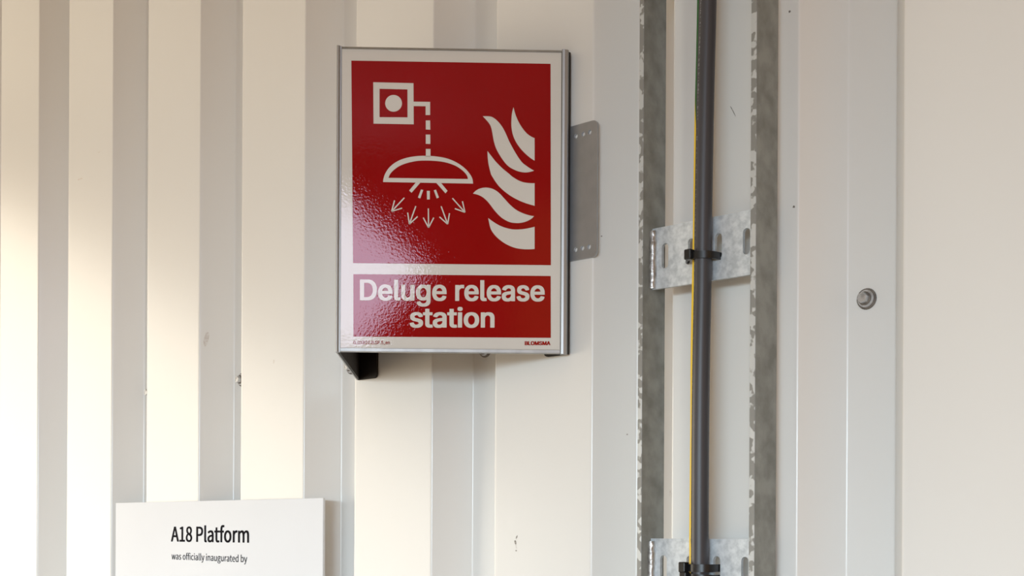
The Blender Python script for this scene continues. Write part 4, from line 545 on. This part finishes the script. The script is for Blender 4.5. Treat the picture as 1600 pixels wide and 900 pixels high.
  'was officially inaugurated by': ["4040,1004 4109,995 4138,985 4144,976 4119,888 4097,887 4045,903 4004,894 3988,886 3963,849 3958,837 3949,773 3949,680 3957,677 4088,676 4091,668 4091,583 4090,577 4085,575 3957,574 3951,573 3949,568 3948,30 3948,2 3943,-4 3821,-4 3814,-1 3813,568 3807,574 3728,574 3721,577 3720,664 3726,669 3804,674 3811,678 3813,783 3833,895 3842,911 3893,972 3902,979 4009,1005", "3638,1004 3712,994 3738,985 3741,971 3716,888 3695,887 3669,897 3643,903 3602,894 3585,886 3560,849 3556,835 3546,771 3547,680 3554,677 3686,676 3689,668 3689,583 3688,577 3683,575 3554,574 3549,573 3546,568 3546,33 3546,2 3540,-4 3419,-4 3411,-1 3410,568 3404,574 3328,574 3321,577 3320,664 3323,669 3338,672 3402,674 3409,678 3410,783 3432,899 3493,974 3500,979 3607,1005", "15316,988 15320,980 15320,695 15316,623 15321,622 15357,646 15428,681 15497,693 15528,693 15671,651 15762,530 15794,347 15753,149 15663,42 15640,21 15504,-20 15478,-21 15428,-13 15402,-6 15350,18 15307,48 15304,45 15297,2 15293,-4 15190,-4 15183,-1 15182,983 15185,987 15190,989", "14697,988 14701,980 14700,-1 14693,-4 14588,-3 14582,14 14579,47 14573,54 14533,24 14466,-8 14395,-21 14369,-21 14223,20 14182,68 14125,142 14092,326 14092,345 14133,528 14239,649 14376,693 14409,693 14476,683 14535,657 14562,639 14566,640 14567,668 14563,728 14564,985 14571,989", "6688,988 6691,980 6691,123 6696,102 6707,88 6740,84 6745,80 6760,-3 6754,-13 6716,-21 6671,-21 6635,-11 6604,-2 6568,45 6563,56 6553,123 6553,980 6554,986 6562,989", "6335,988 6339,980 6339,133 6344,104 6354,90 6366,84 6390,83 6395,78 6410,-5 6402,-13 6366,-21 6321,-21 6285,-11 6252,-1 6216,45 6201,133 6201,980 6202,986 6209,989", "7912,962 7943,954 7969,931 7981,883 7971,840 7945,816 7907,806 7878,806 7845,814 7820,837 7808,878 7808,892 7817,926 7843,953 7878,962", "5252,962 5285,953 5309,931 5320,899 5322,880 5312,840 5285,815 5250,806 5219,806 5185,814 5161,837 5154,856 5149,890 5159,928 5183,953 5219,962", "4283,962 4314,954 4342,928 4351,892 4348,861 4341,840 4314,814 4278,806 4248,806 4216,814 4189,840 4180,876 4180,897 4188,926 4214,953 4250,962", "13140,864 13144,856 13145,680 13152,677 13319,677 13324,676 13327,671 13327,583 13323,575 13152,574 13147,573 13144,566 13144,209 13154,140 13185,98 13219,87 13245,82 13300,98 13323,96 13329,85 13346,9 13340,2 13302,-9 13254,-18 13200,-21 13090,6 13083,11 13028,83 13008,202 13008,568 13002,574 12916,574 12911,576 12908,580 12908,661 12911,668 12931,672 13007,675 13014,680 13025,845 13028,862 13035,865", "13733,693 13873,654 13962,549 13967,537 13996,385 13996,352 13992,311 13983,305 13547,305 13544,297 13572,192 13588,172 13650,109 13752,82 13807,88 13857,105 13907,131 13928,131 13936,121 13968,59 13970,52 13966,46 13909,14 13838,-11 13754,-21 13728,-21 13562,23 13447,145 13406,326 13406,340 13450,528 13559,649 13695,691", "12571,693 12700,659 12776,561 12801,411 12800,-1 12793,-4 12685,-3 12682,2 12676,49 12671,59 12626,29 12547,-9 12473,-21 12447,-21 12350,1 12332,14 12278,66 12259,139 12254,161 12254,185 12297,303 12431,383 12652,428 12659,430 12660,435 12652,502 12612,561 12605,566 12533,587 12485,581 12409,553 12352,521 12328,520 12318,528 12288,580 12282,595 12283,605 12350,645 12435,678 12538,693", "12152,693 12188,685 12205,676 12184,576 12178,572 12159,572 12116,581 12059,566 12001,516 11951,428 11950,-1 11943,-4 11819,-4 11813,2 11813,23 11814,673 11821,677 11926,676 11929,671 11937,590 11940,586 11974,628 12038,676 12107,693", "10633,693 10678,686 10709,677 10940,676 10944,668 10943,583 10935,579 10826,579 10819,577 10836,547 10852,506 10860,445 10828,323 10806,297 10743,239 10731,234 10612,208 10557,210 10512,223 10504,222 10492,209 10477,180 10473,156 10480,128 10485,121 10521,96 10578,89 10719,89 10847,72 10925,21 10931,11 10955,-77 10912,-196 10795,-282 10619,-313 10588,-314 10447,-292 10369,-244 10348,-227 10317,-139 10315,-122 10328,-65 10359,-17 10408,26 10382,49 10369,72 10361,90 10353,130 10354,147 10364,195 10389,233 10422,266 10385,309 10354,366 10339,440 10340,456 10373,576 10395,600 10466,664 10588,693", "9200,693 9326,659 9402,561 9425,426 9424,-1 9416,-4 9314,-4 9308,4 9303,54 9297,58 9250,26 9173,-9 9100,-21 9076,-21 8976,1 8905,66 8883,147 8878,178 8923,303 9057,383 9278,427 9288,433 9278,502 9233,566 9159,587 9126,584 9097,578 9040,556 8976,521 8954,520 8946,526 8909,592 8909,605 8976,645 9071,681 9164,693", "8523,693 8635,662 8695,586 8705,568 8725,430 8725,4 8722,-3 8597,-4 8590,-1 8589,406 8573,512 8533,566 8476,581 8421,572 8371,543 8347,524 8308,487 8303,478 8303,4 8300,-3 8173,-4 8168,-3 8165,2 8166,673 8173,677 8278,676 8284,661 8290,604 8295,601 8340,639 8412,677 8490,693", "5785,693 5914,657 5990,559 6013,418 6012,-1 6004,-4 5900,-3 5896,2 5889,54 5885,59 5840,29 5762,-9 5688,-21 5662,-21 5569,-1 5552,8 5492,66 5471,145 5465,166 5465,180 5512,303 5645,383 5866,428 5872,430 5875,437 5866,502 5831,554 5819,566 5747,587 5697,581 5628,556 5564,521 5543,520 5531,528 5495,595 5495,604 5564,645 5650,678 5752,693", "4843,693 4912,681 4969,657 5023,617 5026,604 4984,547 4969,532 4945,533 4907,561 4864,581 4833,586 4735,558 4725,552 4662,476 4651,454 4628,335 4652,209 4725,116 4819,87 4838,87 4871,93 4919,114 4969,148 4993,147 5015,114 5039,76 5040,64 4976,18 4902,-11 4826,-21 4802,-21 4643,21 4528,142 4489,314 4487,340 4533,530 4650,652 4807,693", "2933,693 3081,652 3191,535 3198,518 3236,347 3236,326 3195,142 3089,28 3071,18 2938,-18 2923,-21 2900,-19 2750,23 2651,126 2637,145 2594,337 2638,530 2739,640 2754,653 2890,690 2904,693", "2016,693 2083,683 2147,658 2209,619 2212,614 2211,604 2167,547 2154,536 2133,538 2088,568 2038,588 1993,593 1938,582 1902,553 1893,537 1885,502 1899,464 1909,452 1959,419 2121,351 2197,291 2231,180 2203,80 2123,9 1988,-21 1962,-21 1902,-13 1866,-7 1788,23 1717,71 1716,85 1765,152 1771,155 1795,154 1854,114 1916,87 1981,79 2043,92 2081,125 2088,140 2096,171 2095,180 2076,228 2023,266 1857,338 1788,393 1781,402 1773,423 1752,490 1751,504 1778,599 1850,662 1864,669 1978,693", "1371,693 1497,659 1577,559 1598,421 1598,-1 1590,-4 1485,-3 1482,2 1476,49 1471,59 1426,29 1347,-9 1273,-21 1247,-21 1150,1 1132,14 1078,66 1058,142 1051,168 1052,180 1097,303 1231,383 1452,428 1458,430 1460,437 1450,504 1414,559 1405,566 1333,587 1283,581 1214,556 1152,521 1128,520 1118,528 1088,580 1082,595 1083,605 1150,645 1235,678 1338,693", "16481,676 16484,668 16470,626 16234,-55 16173,-183 16097,-259 16088,-265 15976,-295 15909,-290 15885,-283 15880,-277 15880,-263 15900,-183 15921,-181 15959,-190 16021,-171 16067,-122 16102,-48 16114,-8 16114,4 16044,178 15852,659 15850,674 15857,677 15981,677 15990,673 16177,156 16183,150 16231,311 16350,673 16359,677", "11607,676 11610,668 11610,4 11607,-3 11496,-3 11492,4 11486,73 11483,77 11431,31 11369,-5 11352,-9 11285,-21 11262,-21 11141,11 11080,90 11073,104 11053,237 11053,483 11054,674 11062,677 11181,677 11188,674 11189,271 11202,168 11214,147 11247,104 11307,89 11354,98 11414,136 11474,202 11475,673 11483,677", "10159,676 10163,668 10163,4 10159,-3 10047,-3 10044,2 10039,73 10035,77 9988,34 9919,-5 9904,-9 9838,-21 9814,-21 9694,11 9633,90 9625,106 9606,235 9606,483 9607,674 9614,677 9735,677 9743,674 9744,256 9756,164 9800,104 9859,89 9904,97 9966,136 10027,202 10028,673 10035,677", "7959,676 7963,668 7963,2 7960,-3 7954,-4 7828,-3 7825,4 7825,671 7828,676 7833,677", "7438,676 7441,666 7425,616 7191,-58 7132,-182 7050,-263 6933,-295 6881,-292 6845,-284 6837,-277 6837,-265 6859,-183 6883,-181 6919,-190 6978,-171 7026,-120 7060,-51 7073,-1 7002,178 6810,659 6809,674 6816,677 6940,677 6948,673 7135,156 7140,150 7145,156 7191,316 7308,673 7316,677", "5300,676 5303,668 5303,2 5300,-3 5295,-4 5169,-3 5165,4 5165,671 5168,676 5173,677", "4331,676 4334,668 4334,2 4331,-3 4326,-4 4200,-3 4196,4 4196,671 4199,676 4204,677", "966,676 970,671 969,664 917,468 795,18 789,-1 783,-4 635,-4 626,-1 495,499 489,490 455,347 362,-1 354,-4 209,-3 192,47 48,566 21,664 23,676 150,677 159,673 253,311 285,164 290,153 295,164 326,287 431,673 440,677 562,676 571,652 702,161 707,151 712,161 737,278 837,673 845,677", "10605,597 10545,583 10495,531 10490,521 10474,449 10494,366 10545,314 10600,298 10662,315 10702,355 10715,373 10732,447 10712,530 10664,581", "13729,587 13714,588 13645,570 13610,537 13574,497 13544,402 13545,395 13550,393 13685,393 13864,393 13871,397 13853,502 13797,568", "14427,585 14416,585 14331,558 14315,542 14257,466 14232,337 14251,211 14256,199 14314,118 14376,96 14407,87 14454,95 14509,125 14558,171 14563,180 14562,516 14557,523 14507,561 14458,580", "15491,583 15481,585 15443,579 15397,556 15375,542 15326,503 15320,490 15321,154 15381,111 15433,91 15464,86 15476,89 15559,117 15621,199 15629,218 15651,345 15633,471 15583,547 15571,559", "2922,583 2912,583 2847,563 2828,557 2821,550 2759,466 2735,335 2756,218 2766,195 2826,116 2912,88 2921,88 3004,115 3062,187 3076,211 3098,335 3079,445 3071,471 3007,555", "12661,337 12652,338 12509,309 12415,254 12406,237 12387,180 12400,126 12417,111 12443,92 12464,87 12493,82 12538,89 12602,120 12658,164 12663,176", "9287,337 9278,338 9135,309 9041,254 9033,237 9013,180 9027,128 9044,111 9069,92 9090,87 9119,82 9164,89 9223,118 9284,164 9289,176", "5875,337 5866,338 5721,309 5628,254 5600,180 5614,126 5631,111 5657,91 5690,84 5707,82 5752,89 5814,120 5873,165 5877,176", "1461,337 1452,338 1309,309 1214,254 1187,180 1200,126 1217,111 1238,94 1250,89 1290,82 1335,89 1400,120 1459,165 1463,176", "10508,-10 10497,-12 10469,-38 10444,-82 10439,-115 10464,-173 10526,-211 10604,-223 10628,-223 10719,-206 10726,-202 10795,-153 10817,-94 10802,-48 10762,-24 10750,-21 10681,-14 10538,-14"],
}


def text_data(s, bold):
    """letter outlines, in thousandths of the tallest letter, filled as a flat curve"""
    c = bpy.data.curves.new('lettering', 'CURVE')
    c.dimensions = '2D'
    c.fill_mode = 'BOTH'
    c.offset = bold
    for loop in GLYPHS[s]:
        pts = [tuple(int(t) / 1000 for t in p.split(',')) for p in loop.split()]
        sp_ = c.splines.new('POLY')
        sp_.points.add(len(pts) - 1)
        for q, (x, y) in zip(sp_.points, pts):
            q.co = (x, y, 0, 1)
        sp_.use_cyclic_u = True
    o = bpy.data.objects.new('lettering_source', c)
    col.objects.link(o)
    bpy.context.view_layer.update()
    me = o.evaluated_get(bpy.context.evaluated_depsgraph_get()).to_mesh()
    vs = [(v.co.x, v.co.y) for v in me.vertices]
    fs = [list(p.vertices) for p in me.polygons]
    bpy.data.objects.remove(o)
    bpy.data.curves.remove(c)
    return vs, fs


def lettering(name, s, x0, x1, base0, base1, height, place, material, parent, bold=0.0, slant=0.0):
    """fits a line of text between x0 and x1, its tallest letter `height` above a baseline from base0 to base1"""
    vs, fs = text_data(s, bold)
    lo, hi_ = min(v[0] for v in vs), max(v[0] for v in vs)
    top = max(v[1] for v in vs)
    off = origin(parent)
    pts = []
    for x, y in vs:
        t = (x - lo) / (hi_ - lo)
        yy = y / top * height
        pts.append(place(x0 + t * (x1 - x0) + slant * yy, base0 + t * (base1 - base0) + yy) - off)
    me = bpy.data.meshes.new(name)
    me.from_pydata([tuple(p) for p in pts], [], fs)
    me.materials.append(M[material])
    o = bpy.data.objects.new(name, me)
    col.objects.link(o)
    o.parent = parent
    return o


on_sign = lambda a, z: SP(a / 1000, LAY2, z / 1000)
lettering('caption_lettering', 'Deluge release', -185.0, -20.2, 46.05, 47.0, 18.2, on_sign, 'white_print', face)
lettering('caption_lettering', 'station', -140.7, -65.0, 22.35, 23.0, 18.0, on_sign, 'white_print', face)
lettering('code_lettering', 'G.0XB20.B.SP.5_en', -190.7, -158.3, 6.6, 6.9, 3.0, on_sign, 'red_print', face)
lettering('maker_lettering', 'BLOMSMA', -37.9, -14.9, 7.3, 7.5, 3.4, on_sign, 'red_print', face)

# ------------------------------------------------------------------ perforated plate behind the sign's wall end
bm = bmesh.new()
px0, px1, pz0, pz1, r = -0.7905, -0.7196, 1.6950, 1.8162, 0.005
outline = []
for cx, cz, a0 in ((px1 - r, pz0 + r, -90), (px1 - r, pz1 - r, 0), (px0 + r, pz1 - r, 90), (px0 + r, pz0 + r, 180)):
    outline += [(cx + r * math.cos(math.radians(a0 + 15 * k)), cz + r * math.sin(math.radians(a0 + 15 * k))) for k in range(7)]
holes = [(-0.7443, 1.8063), (-0.7358, 1.8065), (-0.7283, 1.8066), (-0.7440, 1.7045), (-0.7361, 1.7046), (-0.7284, 1.7047),
         (-0.7700, 1.8063), (-0.7780, 1.8063), (-0.7700, 1.7046), (-0.7780, 1.7046)]


def flat_with_holes(outline, loops):
    """filled sheet in the x-z plane with holes, as bmesh at y=0; returns bm"""
    bm = bmesh.new()
    es = []
    for lp in [outline] + loops:
        vs = [bm.verts.new((x, 0, z)) for x, z in lp]
        es += [bm.edges.new((vs[i], vs[(i + 1) % len(vs)])) for i in range(len(vs))]
    bmesh.ops.triangle_fill(bm, use_beauty=True, use_dissolve=False, edges=es)
    return bm


def sheet(outline, loops, y_front, y_back):
    bm = flat_with_holes(outline, loops)
    fs = list(bm.faces)
    for v in bm.verts: v.co.y = y_front
    exr = bmesh.ops.extrude_face_region(bm, geom=fs)
    for g in exr['geom']:
        if isinstance(g, bmesh.types.BMVert): g.co.y = y_back
    # extrude leaves the original faces: they are the front
    return bm


def circle(cx, cz, r, n=16):
    return [(cx + r * math.cos(2 * math.pi * k / n), cz + r * math.sin(2 * math.pi * k / n)) for k in range(n)]


bm = sheet(outline, [circle(x, z, 0.0021) for x, z in holes], -0.0022, -0.0002)
tag(link('mounting_plate', bm, 'plate'), 'grey metal plate with small holes showing beside the sign edge', 'plate')

# ------------------------------------------------------------------ screws in the valleys
def screw(x, z, label, turn):
    y = DEPTH
    t = thing('sheet_screw', (x, y, z), label, 'screw', 'screws in the wall valleys')

    def lathe(name, prof, material, n=24):
        bm = bmesh.new()
        rings = []
        for r_, h in prof:
            rings.append([bm.verts.new((x + r_ * math.cos(2 * math.pi * k / n), y - h, z + r_ * math.sin(2 * math.pi * k / n))) for k in range(n)])
        for i in range(len(rings) - 1):
            for k in range(n):
                bm.faces.new((rings[i][k], rings[i][(k + 1) % n], rings[i + 1][(k + 1) % n], rings[i + 1][k]))
        bm.faces.new(rings[0]); bm.faces.new(rings[-1])
        return link(name, bm, material, t, smooth=True, angle=40)

    lathe('seal_washer', [(0.0080, 0.0), (0.0083, 0.0006), (0.0080, 0.0016), (0.0070, 0.0020)], 'washer')
    lathe('cup_washer', [(0.0066, 0.0020), (0.0068, 0.0026), (0.0058, 0.0036), (0.0052, 0.0036)], 'screw')
    lathe('head_flange', [(0.0052, 0.0036), (0.0053, 0.0044), (0.0046, 0.0050)], 'washer')
    bm = bmesh.new()
    n = 6
    rr = [(0.0043, 0.005), (0.0043, 0.0084), (0.0038, 0.0092), (0.0027, 0.0092), (0.0024, 0.0087)]
    rings = []
    for r_, h in rr:
        rings.append([bm.verts.new((x + r_ * math.cos(turn + 2 * math.pi * k / n), y - h, z + r_ * math.sin(turn + 2 * math.pi * k / n))) for k in range(n)])
    for i in range(len(rings) - 1):
        for k in range(n):
            bm.faces.new((rings[i][k], rings[i][(k + 1) % n], rings[i + 1][(k + 1) % n], rings[i + 1][k]))
    bm.faces.new(rings[0]); bm.faces.new(rings[-1])
    link('hex_head', bm, 'screw', t)


sx, sz = -0.4790, 1.6332
screw(sx, sz, 'hex head screw with washer, in the open right of the cable ladder', 0.2)
screw(sx - 2 * PITCH, sz, 'screw half hidden under the bottom edge of the red sign', 0.5)
screw(sx - 3 * PITCH, sz, 'screw peeping out beside the dark lower corner of the sign', 0.8)
screw(sx - 4 * PITCH, sz + 0.002, 'screw half hidden by a rib above the white board', 0.1)
screw(sx - 5 * PITCH, sz + 0.001, 'leftmost screw, barely showing behind a rib above the board', 0.4)

# ------------------------------------------------------------------ cable ladder
lad = thing('cable_ladder', (-0.5875, -0.0255, 0.55), 'narrow galvanised steel cable ladder standing upright against the wall', 'ladder')
Z0, Z1 = 0.55, 2.55
for xa, xb in ((-0.6433, -0.6390), (-0.5362, -0.5314)):
    rail = link('side_rail', box(xa + 0.0001, xb, -0.0408, -0.0100, Z0, Z1, 0.0004, 1), 'galv_shaded', lad)
    link('rail_edge', box(xa, xb - 0.0001, -0.0412, -0.0406, Z0, Z1, 0.0002, 1), 'galv_edge', rail)
RZ = 1.6515
rungs = [RZ - 4 * 0.2556 + 0.2556 * k for k in range(8)]
first = {}


def obround(cx, cz, w, h, n=8):
    r_ = w / 2
    return [(cx + r_ * math.cos(math.pi * k / n), cz + h / 2 - r_ + r_ * math.sin(math.pi * k / n)) for k in range(n + 1)] + \
           [(cx + r_ * math.cos(math.pi + math.pi * k / n), cz - h / 2 + r_ + r_ * math.sin(math.pi + math.pi * k / n)) for k in range(n + 1)]


for i, z in enumerate(rungs):
    if i == 0:
        ol = [(-0.6390, z), (-0.5362, z), (-0.5362, z + 0.0503), (-0.6390, z + 0.0503)]
        lp = [obround(cx, z + 0.0263, 0.0066, 0.0206) for cx in (-0.6261, -0.6001, -0.5741, -0.5481)]
        first['rung'] = link('rung', sheet(ol, lp, -0.0280, -0.0250), 'galv', lad)
        for s, xw in (('a', -0.6378), ('b', -0.5374)):
            bm = bmesh.new()
            path, rad = [], []
            for k in range(15):
                t = k / 14
                path.append((xw + random.uniform(-.0003, .0003), -0.0288 + random.uniform(-.0003, .0003), z + 0.0005 + 0.0475 * t))
                rad.append(0.0040 * (0.55 + 0.45 * math.sin(math.pi * min(1, max(0, t * 0.96 + 0.02))) ** .5) * random.uniform(0.85, 1.12) + (0.0007 if k < 3 else 0))
            tube(bm, path, rad, 10)
            first[s] = link('weld_bead', bm, 'weld', first['rung'], smooth=True, angle=80)
    else:
        o = first['rung'].copy()
        col.objects.link(o)
        o.location.z += z - rungs[0]
        for s in ('a', 'b'):
            w = first[s].copy()
            col.objects.link(w)
            w.parent = o

# ------------------------------------------------------------------ cable and earth wire
cp = [(-0.5846, -0.0355, 0.55), (-0.5848, -0.0355, 1.0), (-0.5850, -0.0355, 1.41), (-0.5851, -0.0355, 1.4472), (-0.5850, -0.0357, 1.5284),
      (-0.5845, -0.0357, 1.5892), (-0.5837, -0.0355, 1.6449), (-0.5833, -0.0355, 1.6991), (-0.5822, -0.0357, 1.7713), (-0.5810, -0.0360, 1.8217),
      (-0.5798, -0.0360, 1.8719), (-0.5780, -0.0358, 2.0), (-0.5790, -0.0355, 2.25), (-0.5800, -0.0355, 2.55)]
bm = bmesh.new()
tube(bm, catmull(cp, 5), 0.0070, 24)
cable = link('power_cable', bm, 'cable', smooth=True, angle=60)
tag(cable, 'thick dark grey cable running up the middle of the cable ladder', 'cable')
path = catmull(cp, 40)
bm = bmesh.new()
for i in range(0, len(path) - 1):
    z = path[i].z
    if z < 1.39 or z > 1.95 or random.random() < 0.35: continue
    ang = math.radians(-105 - 32 * max(0, min(1, (1.88 - z) / 0.45)))
    w, h = random.uniform(.05, .14), random.uniform(.0006, .0016)
    vs = [bm.verts.new((path[i].x + 0.00708 * math.cos(ang + a), path[i].y + 0.00708 * math.sin(ang + a), z + dz)) for a, dz in ((-w, -h / 2), (w, -h / 2), (w, h / 2), (-w, h / 2))]
    bm.faces.new(vs)
tag(link('sheath_print', bm, 'cable_print', cable), 'faint grey worn print on the sheath')
wp = [(-0.5940, -0.0312, 0.55), (-0.5943, -0.0312, 1.0), (-0.5946, -0.0312, 1.41), (-0.5947, -0.0312, 1.4471), (-0.5941, -0.0314, 1.5291),
      (-0.5941, -0.0314, 1.5905), (-0.5934, -0.0312, 1.6467), (-0.5925, -0.0312, 1.7013), (-0.5917, -0.0312, 1.7743), (-0.5905, -0.0312, 1.8251),
      (-0.5896, -0.0312, 1.8759), (-0.5885, -0.0312, 2.0), (-0.5890, -0.0312, 2.25), (-0.5895, -0.0312, 2.55)]
bm = bmesh.new()
tube(bm, catmull(wp, 4), 0.0031, 14)
tag(link('earth_wire', bm, 'earth', smooth=True, angle=60), 'thin green and yellow earth wire beside the thick grey cable', 'wire')


def tie(z, label, lean, head_z, wide=0.0046, hx=-0.6000):
    t = thing('cable_tie', (-0.585, -0.0265, z), label, 'cable tie', 'black cable ties on the ladder')
    path = [(-0.6035, -0.0262), (-0.6020, -0.0315), (-0.5985, -0.0365), (-0.5940, -0.0402), (-0.5885, -0.0430), (-0.5835, -0.0436), (-0.5785, -0.0420),
            (-0.5750, -0.0385), (-0.5728, -0.0330), (-0.5722, -0.0262)]
    pts = catmull([(x, y, 0) for x, y in path], 4)
    bm = bmesh.new()
    prev = None
    n = len(pts)
    for i, p in enumerate(pts):
        a, b = pts[max(i - 1, 0)], pts[min(i + 1, n - 1)]
        tg = (b - a).normalized()
        nr = Vector((tg.y, -tg.x, 0)) * 0.0006
        zc = z + lean * (p.x + 0.585)
        ring = [bm.verts.new((p.x + s * nr.x, p.y + s * nr.y, zc + h * wide / 2)) for s, h in ((-1, -1), (1, -1), (1, 1), (-1, 1))]
        if prev:
            for k in range(4):
                bm.faces.new((prev[k], prev[(k + 1) % 4], ring[(k + 1) % 4], ring[k]))
        else:
            bm.faces.new(ring)
        prev = ring
    bm.faces.new(prev)
    link('strap', bm, 'black_plastic', t, smooth=True, angle=40)
    link('lock_head', box(hx - 0.0028, hx + 0.0036, -0.0465, -0.0400, head_z - 0.0042, head_z + 0.0040, 0.0009), 'black_plastic', t)


tie(1.6700, 'black cable tie holding the cable to the upper rung', -0.02, 1.6712, 0.0056, -0.5915)
tie(1.4232, 'upper of the two black cable ties on the lower rung', 0.0, 1.4238, 0.0060, -0.5955)
tie(1.4155, 'lower of the two black cable ties at the picture bottom', -0.05, 1.4160, 0.0060, -0.5945)

# ------------------------------------------------------------------ white board with the inauguration text
BX0, BX1, BZ0, BZ1 = -1.5355, -1.1008, 1.190, 1.4872
bm = box(BX0, BX1, -0.0030, -0.0002, BZ0, BZ1, 0.0004, 1)
board = thing('notice_board', ((BX0 + BX1) / 2, -0.0002, BZ0), 'white board reading A18 Platform hung flat on the ribbed wall', 'board')
link('board_core', bm, 'board_core', board)
sheet_o = link('printed_sheet', box(BX0 + 0.0002, BX1 - 0.0002, -0.0034, -0.0028, BZ0 + 0.0002, BZ1 - 0.0002), 'board', board)
on_board = lambda x, z: Vector((x, -0.0036, z))
lettering('title_lettering', 'A18 Platform', -1.4020, -1.2367, 1.4376, 1.4376, 0.0203, on_board, 'black_ink', sheet_o)
lettering('line_lettering', 'was officially inaugurated by', -1.4004, -1.2403, 1.4153, 1.4146, 0.0088, on_board, 'black_ink', sheet_o)
